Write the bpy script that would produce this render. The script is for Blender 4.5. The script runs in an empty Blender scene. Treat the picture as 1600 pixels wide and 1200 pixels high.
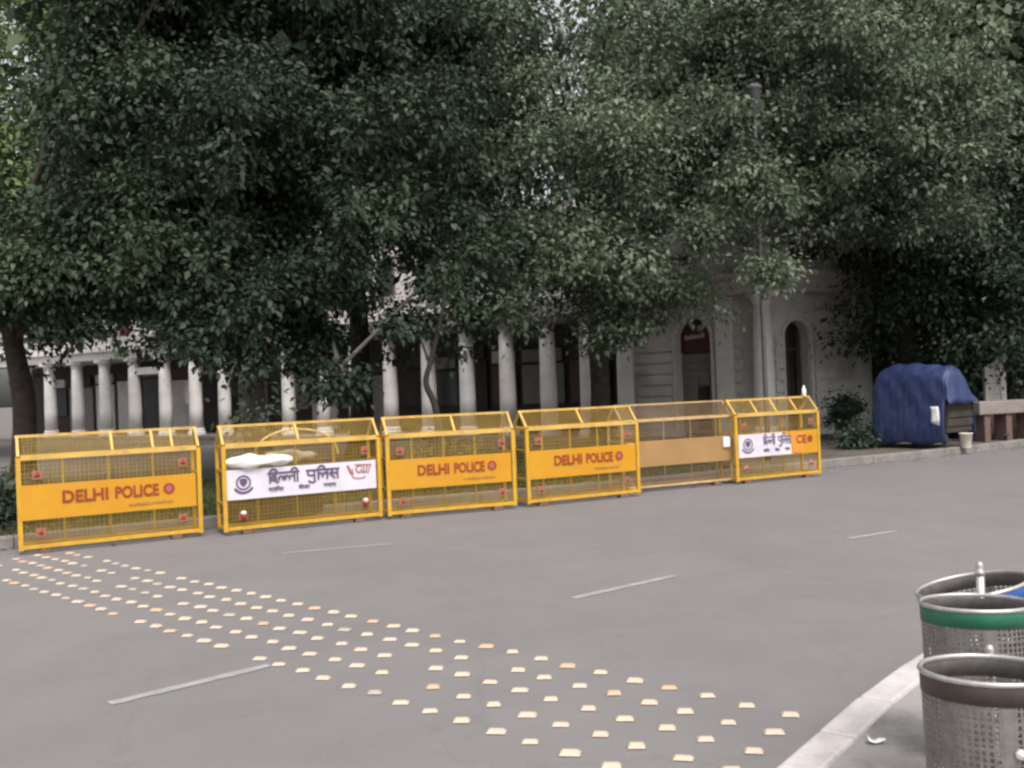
import bpy, math, random
import numpy as np
from mathutils import Vector, Matrix

random.seed(7)
rng = np.random.default_rng(7)
R = math.radians
scene = bpy.context.scene
C = scene.collection

# ------------------------------------------------------------------ camera
FPX, CAM_H = 1500.0, 1.57
ROLL, PITCH = R(2.2), math.atan(5 / 1500)
cam_d = bpy.data.cameras.new('camera')
cam_d.sensor_fit = 'HORIZONTAL'
cam_d.sensor_width = 36.0
cam_d.lens = 36.0 * FPX / 1600.0
cam_d.clip_start = 0.05
cam_d.clip_end = 3000.0
cam = bpy.data.objects.new('camera', cam_d)
C.objects.link(cam)
c_, s_ = math.cos(ROLL), math.sin(ROLL)
M0 = Matrix(((c_, s_, 0), (0, 0, -1), (-s_, c_, 0)))          # columns: right, up, back
cam.matrix_world = Matrix.Translation((0, 0, CAM_H)) @ (Matrix.Rotation(PITCH, 3, 'X') @ M0).to_4x4()
scene.camera = cam

# ------------------------------------------------------------------ world, sun, exposure
SUN_EL, SUN_AZ = R(56), R(158)        # azimuth clockwise from +Y: high, behind the camera and to its right
world = bpy.data.worlds.new('World')
scene.world = world
world.use_nodes = True
wn, wl = world.node_tree.nodes, world.node_tree.links
wn.clear()
sky = wn.new('ShaderNodeTexSky')
sky.sky_type = 'NISHITA'
sky.sun_disc = False
sky.sun_elevation = SUN_EL
sky.sun_rotation = SUN_AZ
sky.air_density = 1.6
sky.dust_density = 5.0
sky.ozone_density = 1.0
hs = wn.new('ShaderNodeHueSaturation')
hs.inputs['Saturation'].default_value = 0.16                  # overcast: cloud greys the sky
wl.new(sky.outputs[0], hs.inputs['Color'])
bg = wn.new('ShaderNodeBackground')
bg.inputs['Strength'].default_value = 0.12
wo = wn.new('ShaderNodeOutputWorld')
wl.new(hs.outputs[0], bg.inputs['Color'])
wl.new(bg.outputs[0], wo.inputs['Surface'])
sun_d = bpy.data.lights.new('sun', 'SUN')
sun_d.energy = 1.15
sun_d.angle = R(18)
sun_d.color = (1.0, 0.95, 0.9)
sun = bpy.data.objects.new('sun', sun_d)
C.objects.link(sun)
sdir = Vector((math.sin(SUN_AZ) * math.cos(SUN_EL), math.cos(SUN_AZ) * math.cos(SUN_EL), math.sin(SUN_EL)))
sun.rotation_euler = sdir.to_track_quat('Z', 'Y').to_euler()
sun.location = (0, 0, 30)
vs = scene.view_settings
vs.view_transform = 'Standard'
vs.look = 'None'
vs.gamma = 1.0
vs.exposure = 0.95
vs.use_curve_mapping = False
scene.cycles.filter_width = 2.6


# ------------------------------------------------------------------ picture measurements -> world
def ray(px, py):
    u, v = (px - 800) / FPX, -(py - 600) / FPX
    u2, v2 = u * c_ + v * s_, -u * s_ + v * c_
    return Vector((u2, math.cos(PITCH) - v2 * math.sin(PITCH), math.sin(PITCH) + v2 * math.cos(PITCH)))


def at(px, py, h=0.0):
    r = ray(px, py)
    t = (h - CAM_H) / r.z
    return Vector((r.x * t, r.y * t, h))


def aty(px, py, Y):
    r = ray(px, py)
    t = Y / r.y
    return Vector((r.x * t, Y, CAM_H + r.z * t))


# ------------------------------------------------------------------ materials
def mat(name, col, rough=0.7, var=0.12, scale=6.0, metal=0.0, spec=0.4, bump=0.0, bscale=60.0, col2=None, detail=6.0,
        stain=None, stain_scale=1.5, stain_amt=0.5):
    m = bpy.data.materials.new(name)
    m.use_nodes = True
    n, l = m.node_tree.nodes, m.node_tree.links
    b = n['Principled BSDF']
    tc = n.new('ShaderNodeTexCoord')
    nz = n.new('ShaderNodeTexNoise')
    nz.inputs['Scale'].default_value = scale
    nz.inputs['Detail'].default_value = detail
    nz.inputs['Roughness'].default_value = 0.65
    l.new(tc.outputs['Object'], nz.inputs['Vector'])
    rp = n.new('ShaderNodeValToRGB')
    c2 = col2 if col2 else tuple(min(1, x * (1 + var)) for x in col)
    c1 = col if col2 else tuple(x * (1 - var) for x in col)
    rp.color_ramp.elements[0].position = 0.35
    rp.color_ramp.elements[1].position = 0.68
    rp.color_ramp.elements[0].color = (*c1, 1)
    rp.color_ramp.elements[1].color = (*c2, 1)
    l.new(nz.outputs['Fac'], rp.inputs['Fac'])
    out = rp.outputs['Color']
    if stain:
        n2 = n.new('ShaderNodeTexNoise')
        n2.inputs['Scale'].default_value = stain_scale
        n2.inputs['Detail'].default_value = 8
        n2.inputs['Roughness'].default_value = 0.7
        l.new(tc.outputs['Object'], n2.inputs['Vector'])
        r2 = n.new('ShaderNodeValToRGB')
        r2.color_ramp.elements[0].position = 0.5
        r2.color_ramp.elements[1].position = 0.72
        r2.color_ramp.elements[0].color = (0, 0, 0, 1)
        r2.color_ramp.elements[1].color = (stain_amt,) * 3 + (1,)
        l.new(n2.outputs['Fac'], r2.inputs['Fac'])
        mx = n.new('ShaderNodeMixRGB')
        l.new(r2.outputs['Color'], mx.inputs['Fac'])
        l.new(out, mx.inputs['Color1'])
        mx.inputs['Color2'].default_value = (*stain, 1)
        out = mx.outputs['Color']
    l.new(out, b.inputs['Base Color'])
    b.inputs['Roughness'].default_value = rough
    b.inputs['Metallic'].default_value = metal
    b.inputs['Specular IOR Level'].default_value = spec
    if bump:
        n3 = n.new('ShaderNodeTexNoise')
        n3.inputs['Scale'].default_value = bscale
        n3.inputs['Detail'].default_value = 5
        l.new(tc.outputs['Object'], n3.inputs['Vector'])
        bp = n.new('ShaderNodeBump')
        bp.inputs['Strength'].default_value = bump
        bp.inputs['Distance'].default_value = 0.02
        l.new(n3.outputs['Fac'], bp.inputs['Height'])
        l.new(bp.outputs['Normal'], b.inputs['Normal'])
    return m


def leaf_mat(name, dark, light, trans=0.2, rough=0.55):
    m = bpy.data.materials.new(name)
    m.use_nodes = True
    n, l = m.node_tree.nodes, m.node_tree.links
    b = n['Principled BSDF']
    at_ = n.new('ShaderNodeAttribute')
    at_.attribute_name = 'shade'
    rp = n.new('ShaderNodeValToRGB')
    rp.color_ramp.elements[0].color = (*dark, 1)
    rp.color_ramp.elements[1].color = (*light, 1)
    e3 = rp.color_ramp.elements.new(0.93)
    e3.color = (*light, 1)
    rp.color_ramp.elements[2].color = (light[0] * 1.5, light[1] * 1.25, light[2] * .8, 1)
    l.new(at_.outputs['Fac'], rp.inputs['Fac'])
    l.new(rp.outputs['Color'], b.inputs['Base Color'])
    b.inputs['Roughness'].default_value = rough
    b.inputs['Specular IOR Level'].default_value = 0.3
    tr = n.new('ShaderNodeBsdfTranslucent')
    l.new(rp.outputs['Color'], tr.inputs['Color'])
    mx = n.new('ShaderNodeMixShader')
    mx.inputs[0].default_value = trans
    l.new(b.outputs[0], mx.inputs[1])
    l.new(tr.outputs[0], mx.inputs[2])
    l.new(mx.outputs[0], n['Material Output'].inputs['Surface'])
    return m


def asphalt_mat():
    m = bpy.data.materials.new('asphalt')
    m.use_nodes = True
    n, l = m.node_tree.nodes, m.node_tree.links
    b = n['Principled BSDF']
    tc = n.new('ShaderNodeTexCoord')

    def noise(sc, det, ro=0.6):
        z = n.new('ShaderNodeTexNoise')
        z.inputs['Scale'].default_value = sc
        z.inputs['Detail'].default_value = det
        z.inputs['Roughness'].default_value = ro
        l.new(tc.outputs['Object'], z.inputs['Vector'])
        return z

    def ramp(src, p0, p1, a, bb):
        r = n.new('ShaderNodeValToRGB')
        r.color_ramp.elements[0].position = p0
        r.color_ramp.elements[1].position = p1
        r.color_ramp.elements[0].color = (*a, 1)
        r.color_ramp.elements[1].color = (*bb, 1)
        l.new(src, r.inputs['Fac'])
        return r

    def mul(a, bb, f=1.0):
        x = n.new('ShaderNodeMixRGB')
        x.blend_type = 'MULTIPLY'
        x.inputs[0].default_value = f
        l.new(a, x.inputs[1])
        l.new(bb, x.inputs[2])
        return x.outputs[0]
    base = ramp(noise(0.35, 4).outputs['Fac'], 0.3, 0.72, (0.163, 0.153, 0.154), (0.190, 0.178, 0.178))
    grain = ramp(noise(140, 3, 0.85).outputs['Fac'], 0.3, 0.7, (0.66, 0.66, 0.66), (1.26, 1.26, 1.26))
    patch = ramp(noise(1.7, 9, 0.72).outputs['Fac'], 0.34, 0.62, (0.93, 0.925, 0.925), (1.02, 1.02, 1.02))
    o = mul(base.outputs[0], patch.outputs[0])
    spot = ramp(noise(5.5, 7, 0.6).outputs['Fac'], 0.62, 0.72, (1, 1, 1), (0.86, 0.86, 0.87))
    o = mul(o, spot.outputs[0])
    vo = n.new('ShaderNodeTexVoronoi')
    vo.feature = 'DISTANCE_TO_EDGE'
    vo.inputs['Scale'].default_value = 0.42
    wz = noise(2.2, 5)
    ad = n.new('ShaderNodeVectorMath')
    ad.operation = 'MULTIPLY_ADD'
    ad.inputs[1].default_value = (0.5, 0.5, 0.5)
    l.new(wz.outputs['Color'], ad.inputs[0])
    l.new(tc.outputs['Object'], ad.inputs[2])
    l.new(ad.outputs[0], vo.inputs['Vector'])
    crk = ramp(vo.outputs['Distance'], 0.0, 0.006, (0.74, 0.73, 0.73), (1, 1, 1))
    o = mul(o, crk.outputs[0], 0.35)
    o = mul(o, grain.outputs[0])
    l.new(o, b.inputs['Base Color'])
    b.inputs['Roughness'].default_value = 0.78
    b.inputs['Specular IOR Level'].default_value = 0.35
    bp = n.new('ShaderNodeBump')
    bp.inputs['Strength'].default_value = 0.25
    bp.inputs['Distance'].default_value = 0.004
    l.new(noise(160, 4, 0.7).outputs['Fac'], bp.inputs['Height'])
    l.new(bp.outputs['Normal'], b.inputs['Normal'])
    return m


MT = {
    'asphalt': asphalt_mat(),
    'strip': mat('worn_strip', (0.203, 0.187, 0.182), 0.8, 0.14, 110, bump=0.2, bscale=120),
    'paint': mat('road_paint', (0.29, 0.282, 0.28), 0.7, 0.15, 9, stain=(0.22, 0.21, 0.21), stain_scale=7, stain_amt=0.9),
    'stud': mat('stud', (0.47, 0.375, 0.275), 0.75, 0.2, 3, col2=(0.54, 0.45, 0.36), stain=(0.35, 0.3, 0.25), stain_scale=14, stain_amt=0.7),
    'stud2': mat('stud_orange', (0.48, 0.33, 0.21), 0.75, 0.15, 3, stain=(0.35, 0.3, 0.25), stain_scale=14, stain_amt=0.7),
    'stud3': mat('stud_worn', (0.36, 0.31, 0.26), 0.7, 0.2, 6),
    'ground': mat('paving_ground', (0.13, 0.115, 0.105), 0.9, 0.2, 0.6, bump=0.3, bscale=8),
    'earth': mat('earth', (0.10, 0.085, 0.065), 0.95, 0.3, 1.2, bump=0.5, bscale=12),
    'kerb': mat('kerb_paint', (0.46, 0.425, 0.418), 0.8, 0.12, 5, bump=0.3, bscale=25, stain=(0.27, 0.245, 0.235), stain_scale=4, stain_amt=0.75),
    'kerbgrey': mat('kerb_grey', (0.2, 0.18, 0.17), 0.9, 0.2, 5, bump=0.3, bscale=25),
    'foot': mat('footpath', (0.27, 0.248, 0.242), 0.9, 0.12, 3, bump=0.3, bscale=40, stain=(0.12, 0.108, 0.104), stain_scale=2.6, stain_amt=0.95),
    'yellow': mat('yellow_paint', (0.55, 0.31, 0.027), 0.5, 0.1, 4, stain=(0.26, 0.13, 0.05), stain_scale=7, stain_amt=0.6),
    'yellowpale': mat('yellow_pale', (0.58, 0.37, 0.09), 0.5, 0.1, 4, stain=(0.28, 0.16, 0.07), stain_scale=7, stain_amt=0.6),
    'wire': mat('wire_yellow', (0.58, 0.39, 0.10), 0.6, 0.15, 4),
    'wirefade': mat('wire_faded', (0.40, 0.27, 0.16), 0.7, 0.15, 4),
    'faded': mat('faded_paint', (0.50, 0.34, 0.15), 0.6, 0.2, 5, stain=(0.25, 0.17, 0.1), stain_scale=8, stain_amt=0.6),
    'panel': mat('panel_yellow', (0.50, 0.225, 0.008), 0.55, 0.07, 2.2, col2=(0.55, 0.275, 0.012), stain=(0.42, 0.22, 0.05), stain_scale=4, stain_amt=0.45),
    'panelblank': mat('panel_ochre', (0.33, 0.19, 0.075), 0.6, 0.1, 2),
    'panelwhite': mat('panel_white', (0.60, 0.565, 0.63), 0.5, 0.05, 3, stain=(0.45, 0.40, 0.42), stain_scale=4, stain_amt=0.5),
    'orange': mat('panel_orange', (0.66, 0.25, 0.04), 0.45, 0.06, 3),
    'red': mat('letter_red', (0.27, 0.035, 0.012), 0.6, 0.08, 9),
    'maroon': mat('letter_maroon', (0.34, 0.10, 0.09), 0.55, 0.1, 9),
    'purple': mat('print_purple', (0.11, 0.065, 0.13), 0.55, 0.1, 9),
    'brownink': mat('small_print', (0.36, 0.17, 0.05), 0.6, 0.1, 9),
    'reflector': mat('reflector_red', (0.32, 0.03, 0.03), 0.3, 0.15, 30, spec=0.6),
    'reflplate': mat('reflector_plate', (0.27, 0.13, 0.075), 0.5, 0.15, 20),
    'reflwhite': mat('reflector_white', (0.8, 0.72, 0.66), 0.3, 0.05, 20),
    'stone': mat('foot_stone', (0.13, 0.075, 0.055), 0.85, 0.25, 14),
    'cloth': mat('white_cloth', (0.85, 0.82, 0.80), 0.85, 0.08, 5, stain=(0.4, 0.36, 0.33), stain_scale=6, stain_amt=0.5),
    'sack': mat('grey_sack', (0.36, 0.32, 0.26), 0.9, 0.15, 6),
    'rope': mat('hose_tan', (0.55, 0.40, 0.16), 0.6, 0.1, 12),
    'white': mat('white_plastic', (0.78, 0.76, 0.74), 0.45, 0.04, 5),
    'wall': mat('limewash', (0.62, 0.575, 0.555), 0.9, 0.1, 1.6, bump=0.15, bscale=20, stain=(0.36, 0.33, 0.31), stain_scale=0.9, stain_amt=0.6),
    'wall2': mat('limewash_lifted', (0.68, 0.65, 0.63), 0.9, 0.12, 1.6, bump=0.15, bscale=20, stain=(0.3, 0.28, 0.27), stain_scale=0.9, stain_amt=0.65),  # limewash copy, base lightened to brighten the shaded right face
    'column': mat('column_white', (0.80, 0.77, 0.75), 0.85, 0.05, 2, stain=(0.36, 0.33, 0.31), stain_scale=1.4, stain_amt=0.55),
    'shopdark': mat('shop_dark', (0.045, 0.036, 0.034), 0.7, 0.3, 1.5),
    'shutter': mat('shutter_grey', (0.23, 0.21, 0.21), 0.6, 0.1, 3),
    'glassdark': mat('shop_glass', (0.05, 0.055, 0.062), 0.15, 0.2, 1, spec=0.6),
    'frame': mat('window_frame', (0.10, 0.085, 0.08), 0.6, 0.1, 4),
    'signred': mat('sign_red', (0.09, 0.018, 0.02), 0.5, 0.12, 3),
    'signdark': mat('sign_dark', (0.03, 0.018, 0.02), 0.5, 0.2, 3),
    'signink': mat('sign_print', (0.62, 0.5, 0.5), 0.5, 0.08, 5),
    'signinkred': mat('sign_print_red', (0.2, 0.035, 0.045), 0.5, 0.08, 5),
    'tarp': mat('blue_tarp', (0.022, 0.035, 0.105), 0.5, 0.12, 2.2, spec=0.45, bump=0.35, bscale=9, stain=(0.07, 0.085, 0.15), stain_scale=3, stain_amt=0.5),
    'wood': mat('cart_wood', (0.045, 0.036, 0.028), 0.85, 0.25, 5),
    'brick': mat('brick_pier', (0.14, 0.09, 0.08), 0.9, 0.2, 9, bump=0.3, bscale=30),
    'slab': mat('bench_slab', (0.23, 0.195, 0.185), 0.85, 0.12, 6),
    'paper': mat('paper', (0.78, 0.8, 0.84), 0.8, 0.04, 6),
    'bucket': mat('cream_bucket', (0.62, 0.56, 0.48), 0.55, 0.1, 8),
    'steel': mat('steel', (0.22, 0.205, 0.195), 0.5, 0.2, 30, metal=0.6, stain=(0.3, 0.26, 0.23), stain_scale=18, stain_amt=0.5),
    'steelrim': mat('steel_rim', (0.50, 0.475, 0.455), 0.4, 0.15, 30, metal=0.7),
    'glint_dome': mat('glint_dome', (0.95, 0.93, 0.9), 0.12, 0.02, 10, metal=0.9),  # near-white metal for the added highlight spots on the bins
    'greenband': mat('green_band', (0.03, 0.16, 0.095), 0.5, 0.15, 12),
    'brownband': mat('brown_band', (0.075, 0.055, 0.05), 0.55, 0.2, 14),
    'blueband': mat('blue_band', (0.03, 0.10, 0.36), 0.5, 0.12, 12),
    'grass': leaf_mat('grass', (0.035, 0.055, 0.018), (0.09, 0.10, 0.035), 0.3, 0.6),
    'bark': mat('bark', (0.085, 0.068, 0.058), 0.95, 0.35, 7, bump=0.9, bscale=18),
    'barkpale': mat('bark_pale', (0.21, 0.185, 0.165), 0.95, 0.25, 6, bump=0.8, bscale=14),
    'barkdark': mat('bark_dark', (0.03, 0.025, 0.022), 0.9, 0.25, 9, bump=0.6, bscale=25),
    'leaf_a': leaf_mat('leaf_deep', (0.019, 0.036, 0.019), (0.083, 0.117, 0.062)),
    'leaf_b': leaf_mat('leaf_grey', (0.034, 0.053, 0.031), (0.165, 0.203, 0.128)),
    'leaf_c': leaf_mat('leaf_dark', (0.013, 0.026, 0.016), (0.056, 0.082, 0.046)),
    'leaf_d': leaf_mat('leaf_bright', (0.08, 0.125, 0.045), (0.19, 0.25, 0.10), 0.3),
    'pole': mat('pole_grey', (0.10, 0.10, 0.103), 0.7, 0.1, 5, metal=0.3),
}


# ------------------------------------------------------------------ mesh helpers
class MB:
    def __init__(self):
        self.v, self.f = [], []

    def add(self, vs, fs):
        o = len(self.v)
        self.v += [tuple(p) for p in vs]
        self.f += [tuple(i + o for i in q) for q in fs]
        return self

    def frame_box(self, o, ex, ey, ez, a, b):
        """box from a to b in a local frame"""
        o, ex, ey, ez = Vector(o), Vector(ex), Vector(ey), Vector(ez)
        P = [o + ex * x + ey * y + ez * z for x, y, z in
             ((a[0], a[1], a[2]), (b[0], a[1], a[2]), (b[0], b[1], a[2]), (a[0], b[1], a[2]),
              (a[0], a[1], b[2]), (b[0], a[1], b[2]), (b[0], b[1], b[2]), (a[0], b[1], b[2]))]
        return self.add(P, [(0, 3, 2, 1), (4, 5, 6, 7), (0, 1, 5, 4), (1, 2, 6, 5), (2, 3, 7, 6), (3, 0, 4, 7)])

    def box(self, a, b):
        return self.frame_box((0, 0, 0), (1, 0, 0), (0, 1, 0), (0, 0, 1), a, b)

    def tube(self, pts, rad, n=8, cap=True, up=None, rot=0.0):
        pts = [Vector(p) for p in pts]
        if not isinstance(rad, (list, tuple)):
            rad = [rad] * len(pts)
        rings = []
        prev = None
        for i, p in enumerate(pts):
            d = (pts[min(i + 1, len(pts) - 1)] - pts[max(i - 1, 0)])
            if d.length < 1e-9:
                d = Vector((0, 0, 1))
            d.normalize()
            if prev is None:
                a = Vector(up) if up else (Vector((0, 0, 1)) if abs(d.z) < 0.9 else Vector((0, 1, 0)))
                x = d.cross(a).normalized()
            else:
                x = (prev - d * prev.dot(d)).normalized()
            prev = x
            y = d.cross(x)
            rings.append([p + (x * math.cos(2 * math.pi * k / n + rot) + y * math.sin(2 * math.pi * k / n + rot)) * rad[i] for k in range(n)])
        o = len(self.v)
        for r in rings:
            self.v += [tuple(q) for q in r]
        for i in range(len(rings) - 1):
            for k in range(n):
                k2 = (k + 1) % n
                self.f.append((o + i * n + k, o + i * n + k2, o + (i + 1) * n + k2, o + (i + 1) * n + k))
        if cap:
            self.f.append(tuple(o + k for k in range(n))[::-1])
            self.f.append(tuple(o + (len(rings) - 1) * n + k for k in range(n)))
        return self

    def sq(self, a, b, w):
        """square section bar"""
        return self.tube([a, b], w * 0.7071, 4, rot=math.pi / 4)

    def lathe(self, prof, n=16, o=(0, 0, 0), close=True):
        ox, oy, oz = o
        base = len(self.v)
        for r, z in prof:
            for k in range(n):
                a = 2 * math.pi * k / n
                self.v.append((ox + r * math.cos(a), oy + r * math.sin(a), oz + z))
        for i in range(len(prof) - 1):
            for k in range(n):
                k2 = (k + 1) % n
                self.f.append((base + i * n + k, base + i * n + k2, base + (i + 1) * n + k2, base + (i + 1) * n + k))
        if close:
            self.f.append(tuple(base + k for k in range(n))[::-1])
            self.f.append(tuple(base + (len(prof) - 1) * n + k for k in range(n)))
        return self

    def build(self, name, m, parent=None, smooth=False, kind=None, bevel=0.0):
        me = bpy.data.meshes.new(name)
        me.from_pydata(self.v, [], self.f)
        me.materials.append(MT[m] if isinstance(m, str) else m)
        if smooth:
            me.polygons.foreach_set('use_smooth', [True] * len(me.polygons))
        me.update()
        return link(name, me, parent, kind, bevel)


def link(name, me, parent=None, kind=None, bevel=0.0):
    o = bpy.data.objects.new(name, me)
    C.objects.link(o)
    if parent:
        o.parent = parent
    if kind:
        o['kind'] = kind
    if bevel:
        b = o.modifiers.new('bevel', 'BEVEL')
        b.width = bevel
        b.segments = 2
        b.limit_method = 'ANGLE'
    return o


def tag(o, label, cat, group=None):
    o['label'] = label
    o['category'] = cat
    if group:
        o['group'] = group
    return o


def empty(name, loc=(0, 0, 0), rz=0.0):
    o = bpy.data.objects.new(name, None)
    o.empty_display_size = 0.2
    C.objects.link(o)
    o.location = loc
    o.rotation_euler = (0, 0, rz)
    return o


def ribbon(mb, pts, w, y=0.0, closed=False):
    """flat stroke in the local xz plane facing -y, at depth y"""
    for i in range(len(pts) - 1):
        a, b = Vector((pts[i][0], pts[i][1])), Vector((pts[i + 1][0], pts[i + 1][1]))
        d = b - a
        if d.length < 1e-9:
            continue
        d.normalize()
        a2, b2 = a - d * w * 0.35, b + d * w * 0.35
        nrm = Vector((-d.y, d.x)) * w * 0.5
        yy = y - 0.00003 * i
        mb.add([(a2.x + nrm.x, yy, a2.y + nrm.y), (a2.x - nrm.x, yy, a2.y - nrm.y), (b2.x - nrm.x, yy, b2.y - nrm.y), (b2.x + nrm.x, yy, b2.y + nrm.y)], [(0, 1, 2, 3)])


def disc(mb, cx, cz, r, y, n=20, r0=0.0):
    if r0 <= 0:
        mb.add([(cx + r * math.cos(2 * math.pi * k / n), y, cz + r * math.sin(2 * math.pi * k / n)) for k in range(n)], [tuple(range(n))])
    else:
        vs = [(cx + q * math.cos(2 * math.pi * k / n), y, cz + q * math.sin(2 * math.pi * k / n)) for q in (r0, r) for k in range(n)]
        mb.add(vs, [(k, (k + 1) % n, n + (k + 1) % n, n + k) for k in range(n)])


def smooth_path(pts, sub=6):
    pts = [Vector(p) for p in pts]
    out = []
    for i in range(len(pts) - 1):
        p0, p1, p2, p3 = pts[max(i - 1, 0)], pts[i], pts[i + 1], pts[min(i + 2, len(pts) - 1)]
        for k in range(sub):
            t = k / sub
            out.append(0.5 * ((2 * p1) + (p2 - p0) * t + (2 * p0 - 5 * p1 + 4 * p2 - p3) * t * t + (3 * p1 - p0 - 3 * p2 + p3) * t ** 3))
    out.append(pts[-1])
    return out


# ------------------------------------------------------------------ setting: ground, road, kerbs
g = MB().add([(-900, -300, -0.02), (900, -300, -0.02), (900, 1500, -0.02), (-900, 1500, -0.02)], [(0, 1, 2, 3)]).build('ground', 'ground')
g['kind'] = 'structure'

# far kerb line (behind the barriers) and near kerb line (this side)
far_pts = smooth_path([(-40, -12), (-22, -0.5), (-12, 6.3), (-5.75, 10.45), (-1.9, 12.55), (1.6, 14.1), (5.2, 16.15), (8.1, 17.75), (12, 20.2), (20, 24.4), (45, 35)], 8)
near_pts = smooth_path([(-14, -18), (-6, -6.5), (-1.45, 0.6), (0.93, 3.62), (1.33, 4.15), (1.8, 4.72), (2.2, 5.15), (3.6, 6.5), (6.5, 8.9), (12, 12.6), (24, 19), (50, 30)], 8)


def poly_strip(pa, pb, z, name, m, parent=None):
    n = 60

    def resample(p):
        d = [0]
        for i in range(1, len(p)):
            d.append(d[-1] + (p[i] - p[i - 1]).length)
        return [p[min(range(len(p)), key=lambda j: abs(d[j] - d[-1] * k / n))] for k in range(n + 1)]
    a, b = resample(pa), resample(pb)
    mb = MB()
    vs = [(q.x, q.y, z) for q in a] + [(q.x, q.y, z) for q in b]
    mb.add(vs, [(n + 1 + i, n + 2 + i, i + 1, i) for i in range(n)])
    return mb.build(name, m, parent)


road = poly_strip(far_pts, near_pts, 0.0, 'road', 'asphalt')
road['kind'] = 'structure'


def kerb_run(pts, w, h, name, mname, seg_len, stop, side, z0=-0.01):
    """kerb stones laid end to end along a line; each a stone of its own"""
    root = empty(name)
    root['kind'] = 'structure'
    acc, cur = [], 0.0
    segs, start = [], pts[0]
    for i in range(1, len(pts)):
        acc.append(pts[i])
        cur += (pts[i] - pts[i - 1]).length
        if cur >= seg_len:
            segs.append((start, pts[i]))
            start, cur = pts[i], 0.0
    for a, b in segs:
        mid = (a + b) / 2
        if not stop(mid):
            continue
        d = (b - a).to_3d() if len(b) == 2 else (b - a)
        d = Vector((d.x, d.y, 0))
        L = d.length
        d.normalize()
        nrm = Vector((-d.y, d.x, 0)) * side
        hh = h + random.uniform(-0.002, 0.002)
        mb = MB().frame_box((a.x, a.y, z0), d, nrm, (0, 0, 1), (0.001, random.uniform(-0.003, 0.003), 0), (L - 0.001, w, hh))
        mb.build('kerb_stone', mname, root, bevel=0.018)
    return root


kerb_run(smooth_path([p.to_3d() if len(p) == 2 else p for p in near_pts], 6), 0.155, 0.112, 'near_kerb', 'kerb', 0.5,
         lambda m: 2.2 < m.y < 9, -1)
kerb_run(smooth_path([p for p in far_pts], 6), 0.16, 0.15, 'far_kerb', 'kerbgrey', 0.9, lambda m: 3 < m.y < 30, 1)

# footpath on the camera's side (slightly below the kerb top)
fp = [p for p in near_pts]
off = []
for i, p in enumerate(fp):
    d = fp[min(i + 1, len(fp) - 1)] - fp[max(i - 1, 0)]
    d.normalize()
    off.append(Vector((p.x + d.y * 0.15, p.y - d.x * 0.15)))
mb = MB()
n = len(off)
mb.add([(q.x, q.y, 0.085) for q in off] + [(q.x + 25, q.y - 25, 0.085) for q in off], [(n + i, n + i + 1, i + 1, i) for i in range(n - 1)])
fpo = mb.build('footpath', 'foot')
fpo['kind'] = 'structure'

# verge behind the far kerb
off = []
off2 = []
for i, p in enumerate(far_pts):
    d = far_pts[min(i + 1, len(far_pts) - 1)] - far_pts[max(i - 1, 0)]
    d.normalize()
    off.append(Vector((p.x - d.y * 0.15, p.y + d.x * 0.15)))
    off2.append(Vector((p.x - d.y * 9.0, p.y + d.x * 9.0)))
n = len(off)
mb = MB().add([(q.x, q.y, 0.115) for q in off] + [(q.x, q.y, 0.115) for q in off2], [(i, i + 1, n + i + 1, n + i) for i in range(n - 1)])
vg = mb.build('verge', 'earth')
vg['kind'] = 'structure'


# grass on the verge: short blades
def blades(name, pts_xy, z, hmin, hmax, label):
    k = len(pts_xy)
    h = rng.uniform(hmin, hmax, k)
    a = rng.uniform(0, 2 * np.pi, k)
    w = rng.uniform(0.006, 0.014, k)
    ln = rng.uniform(0.0, 0.6, k) * h
    la = rng.uniform(0, 2 * np.pi, k)
    P = np.zeros((k, 3, 3))
    P[:, 0, 0] = pts_xy[:, 0] - np.cos(a) * w
    P[:, 0, 1] = pts_xy[:, 1] - np.sin(a) * w
    P[:, 1, 0] = pts_xy[:, 0] + np.cos(a) * w
    P[:, 1, 1] = pts_xy[:, 1] + np.sin(a) * w
    P[:, 2, 0] = pts_xy[:, 0] + np.cos(la) * ln
    P[:, 2, 1] = pts_xy[:, 1] + np.sin(la) * ln
    P[:, :2, 2] = z
    P[:, 2, 2] = z + h
    tri_mesh(name, P, 'grass', np.repeat(rng.uniform(0, 1, k), 3), None, 'stuff')
    o = bpy.data.objects[name]
    tag(o, label, 'grass')
    return o


def tri_mesh(name, P, m, shade, parent=None, kind=None):
    k = P.shape[0]
    me = bpy.data.meshes.new(name)
    me.vertices.add(k * 3)
    me.vertices.foreach_set('co', P.reshape(-1).astype(np.float32))
    me.loops.add(k * 3)
    me.loops.foreach_set('vertex_index', np.arange(k * 3, dtype=np.int32))
    me.polygons.add(k)
    me.polygons.foreach_set('loop_start', np.arange(0, k * 3, 3, dtype=np.int32))
    at_ = me.attributes.new('shade', 'FLOAT', 'POINT')
    at_.data.foreach_set('value', shade.astype(np.float32))
    me.materials.append(MT[m])
    me.update(calc_edges=True)
    return link(name, me, parent, kind)


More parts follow.
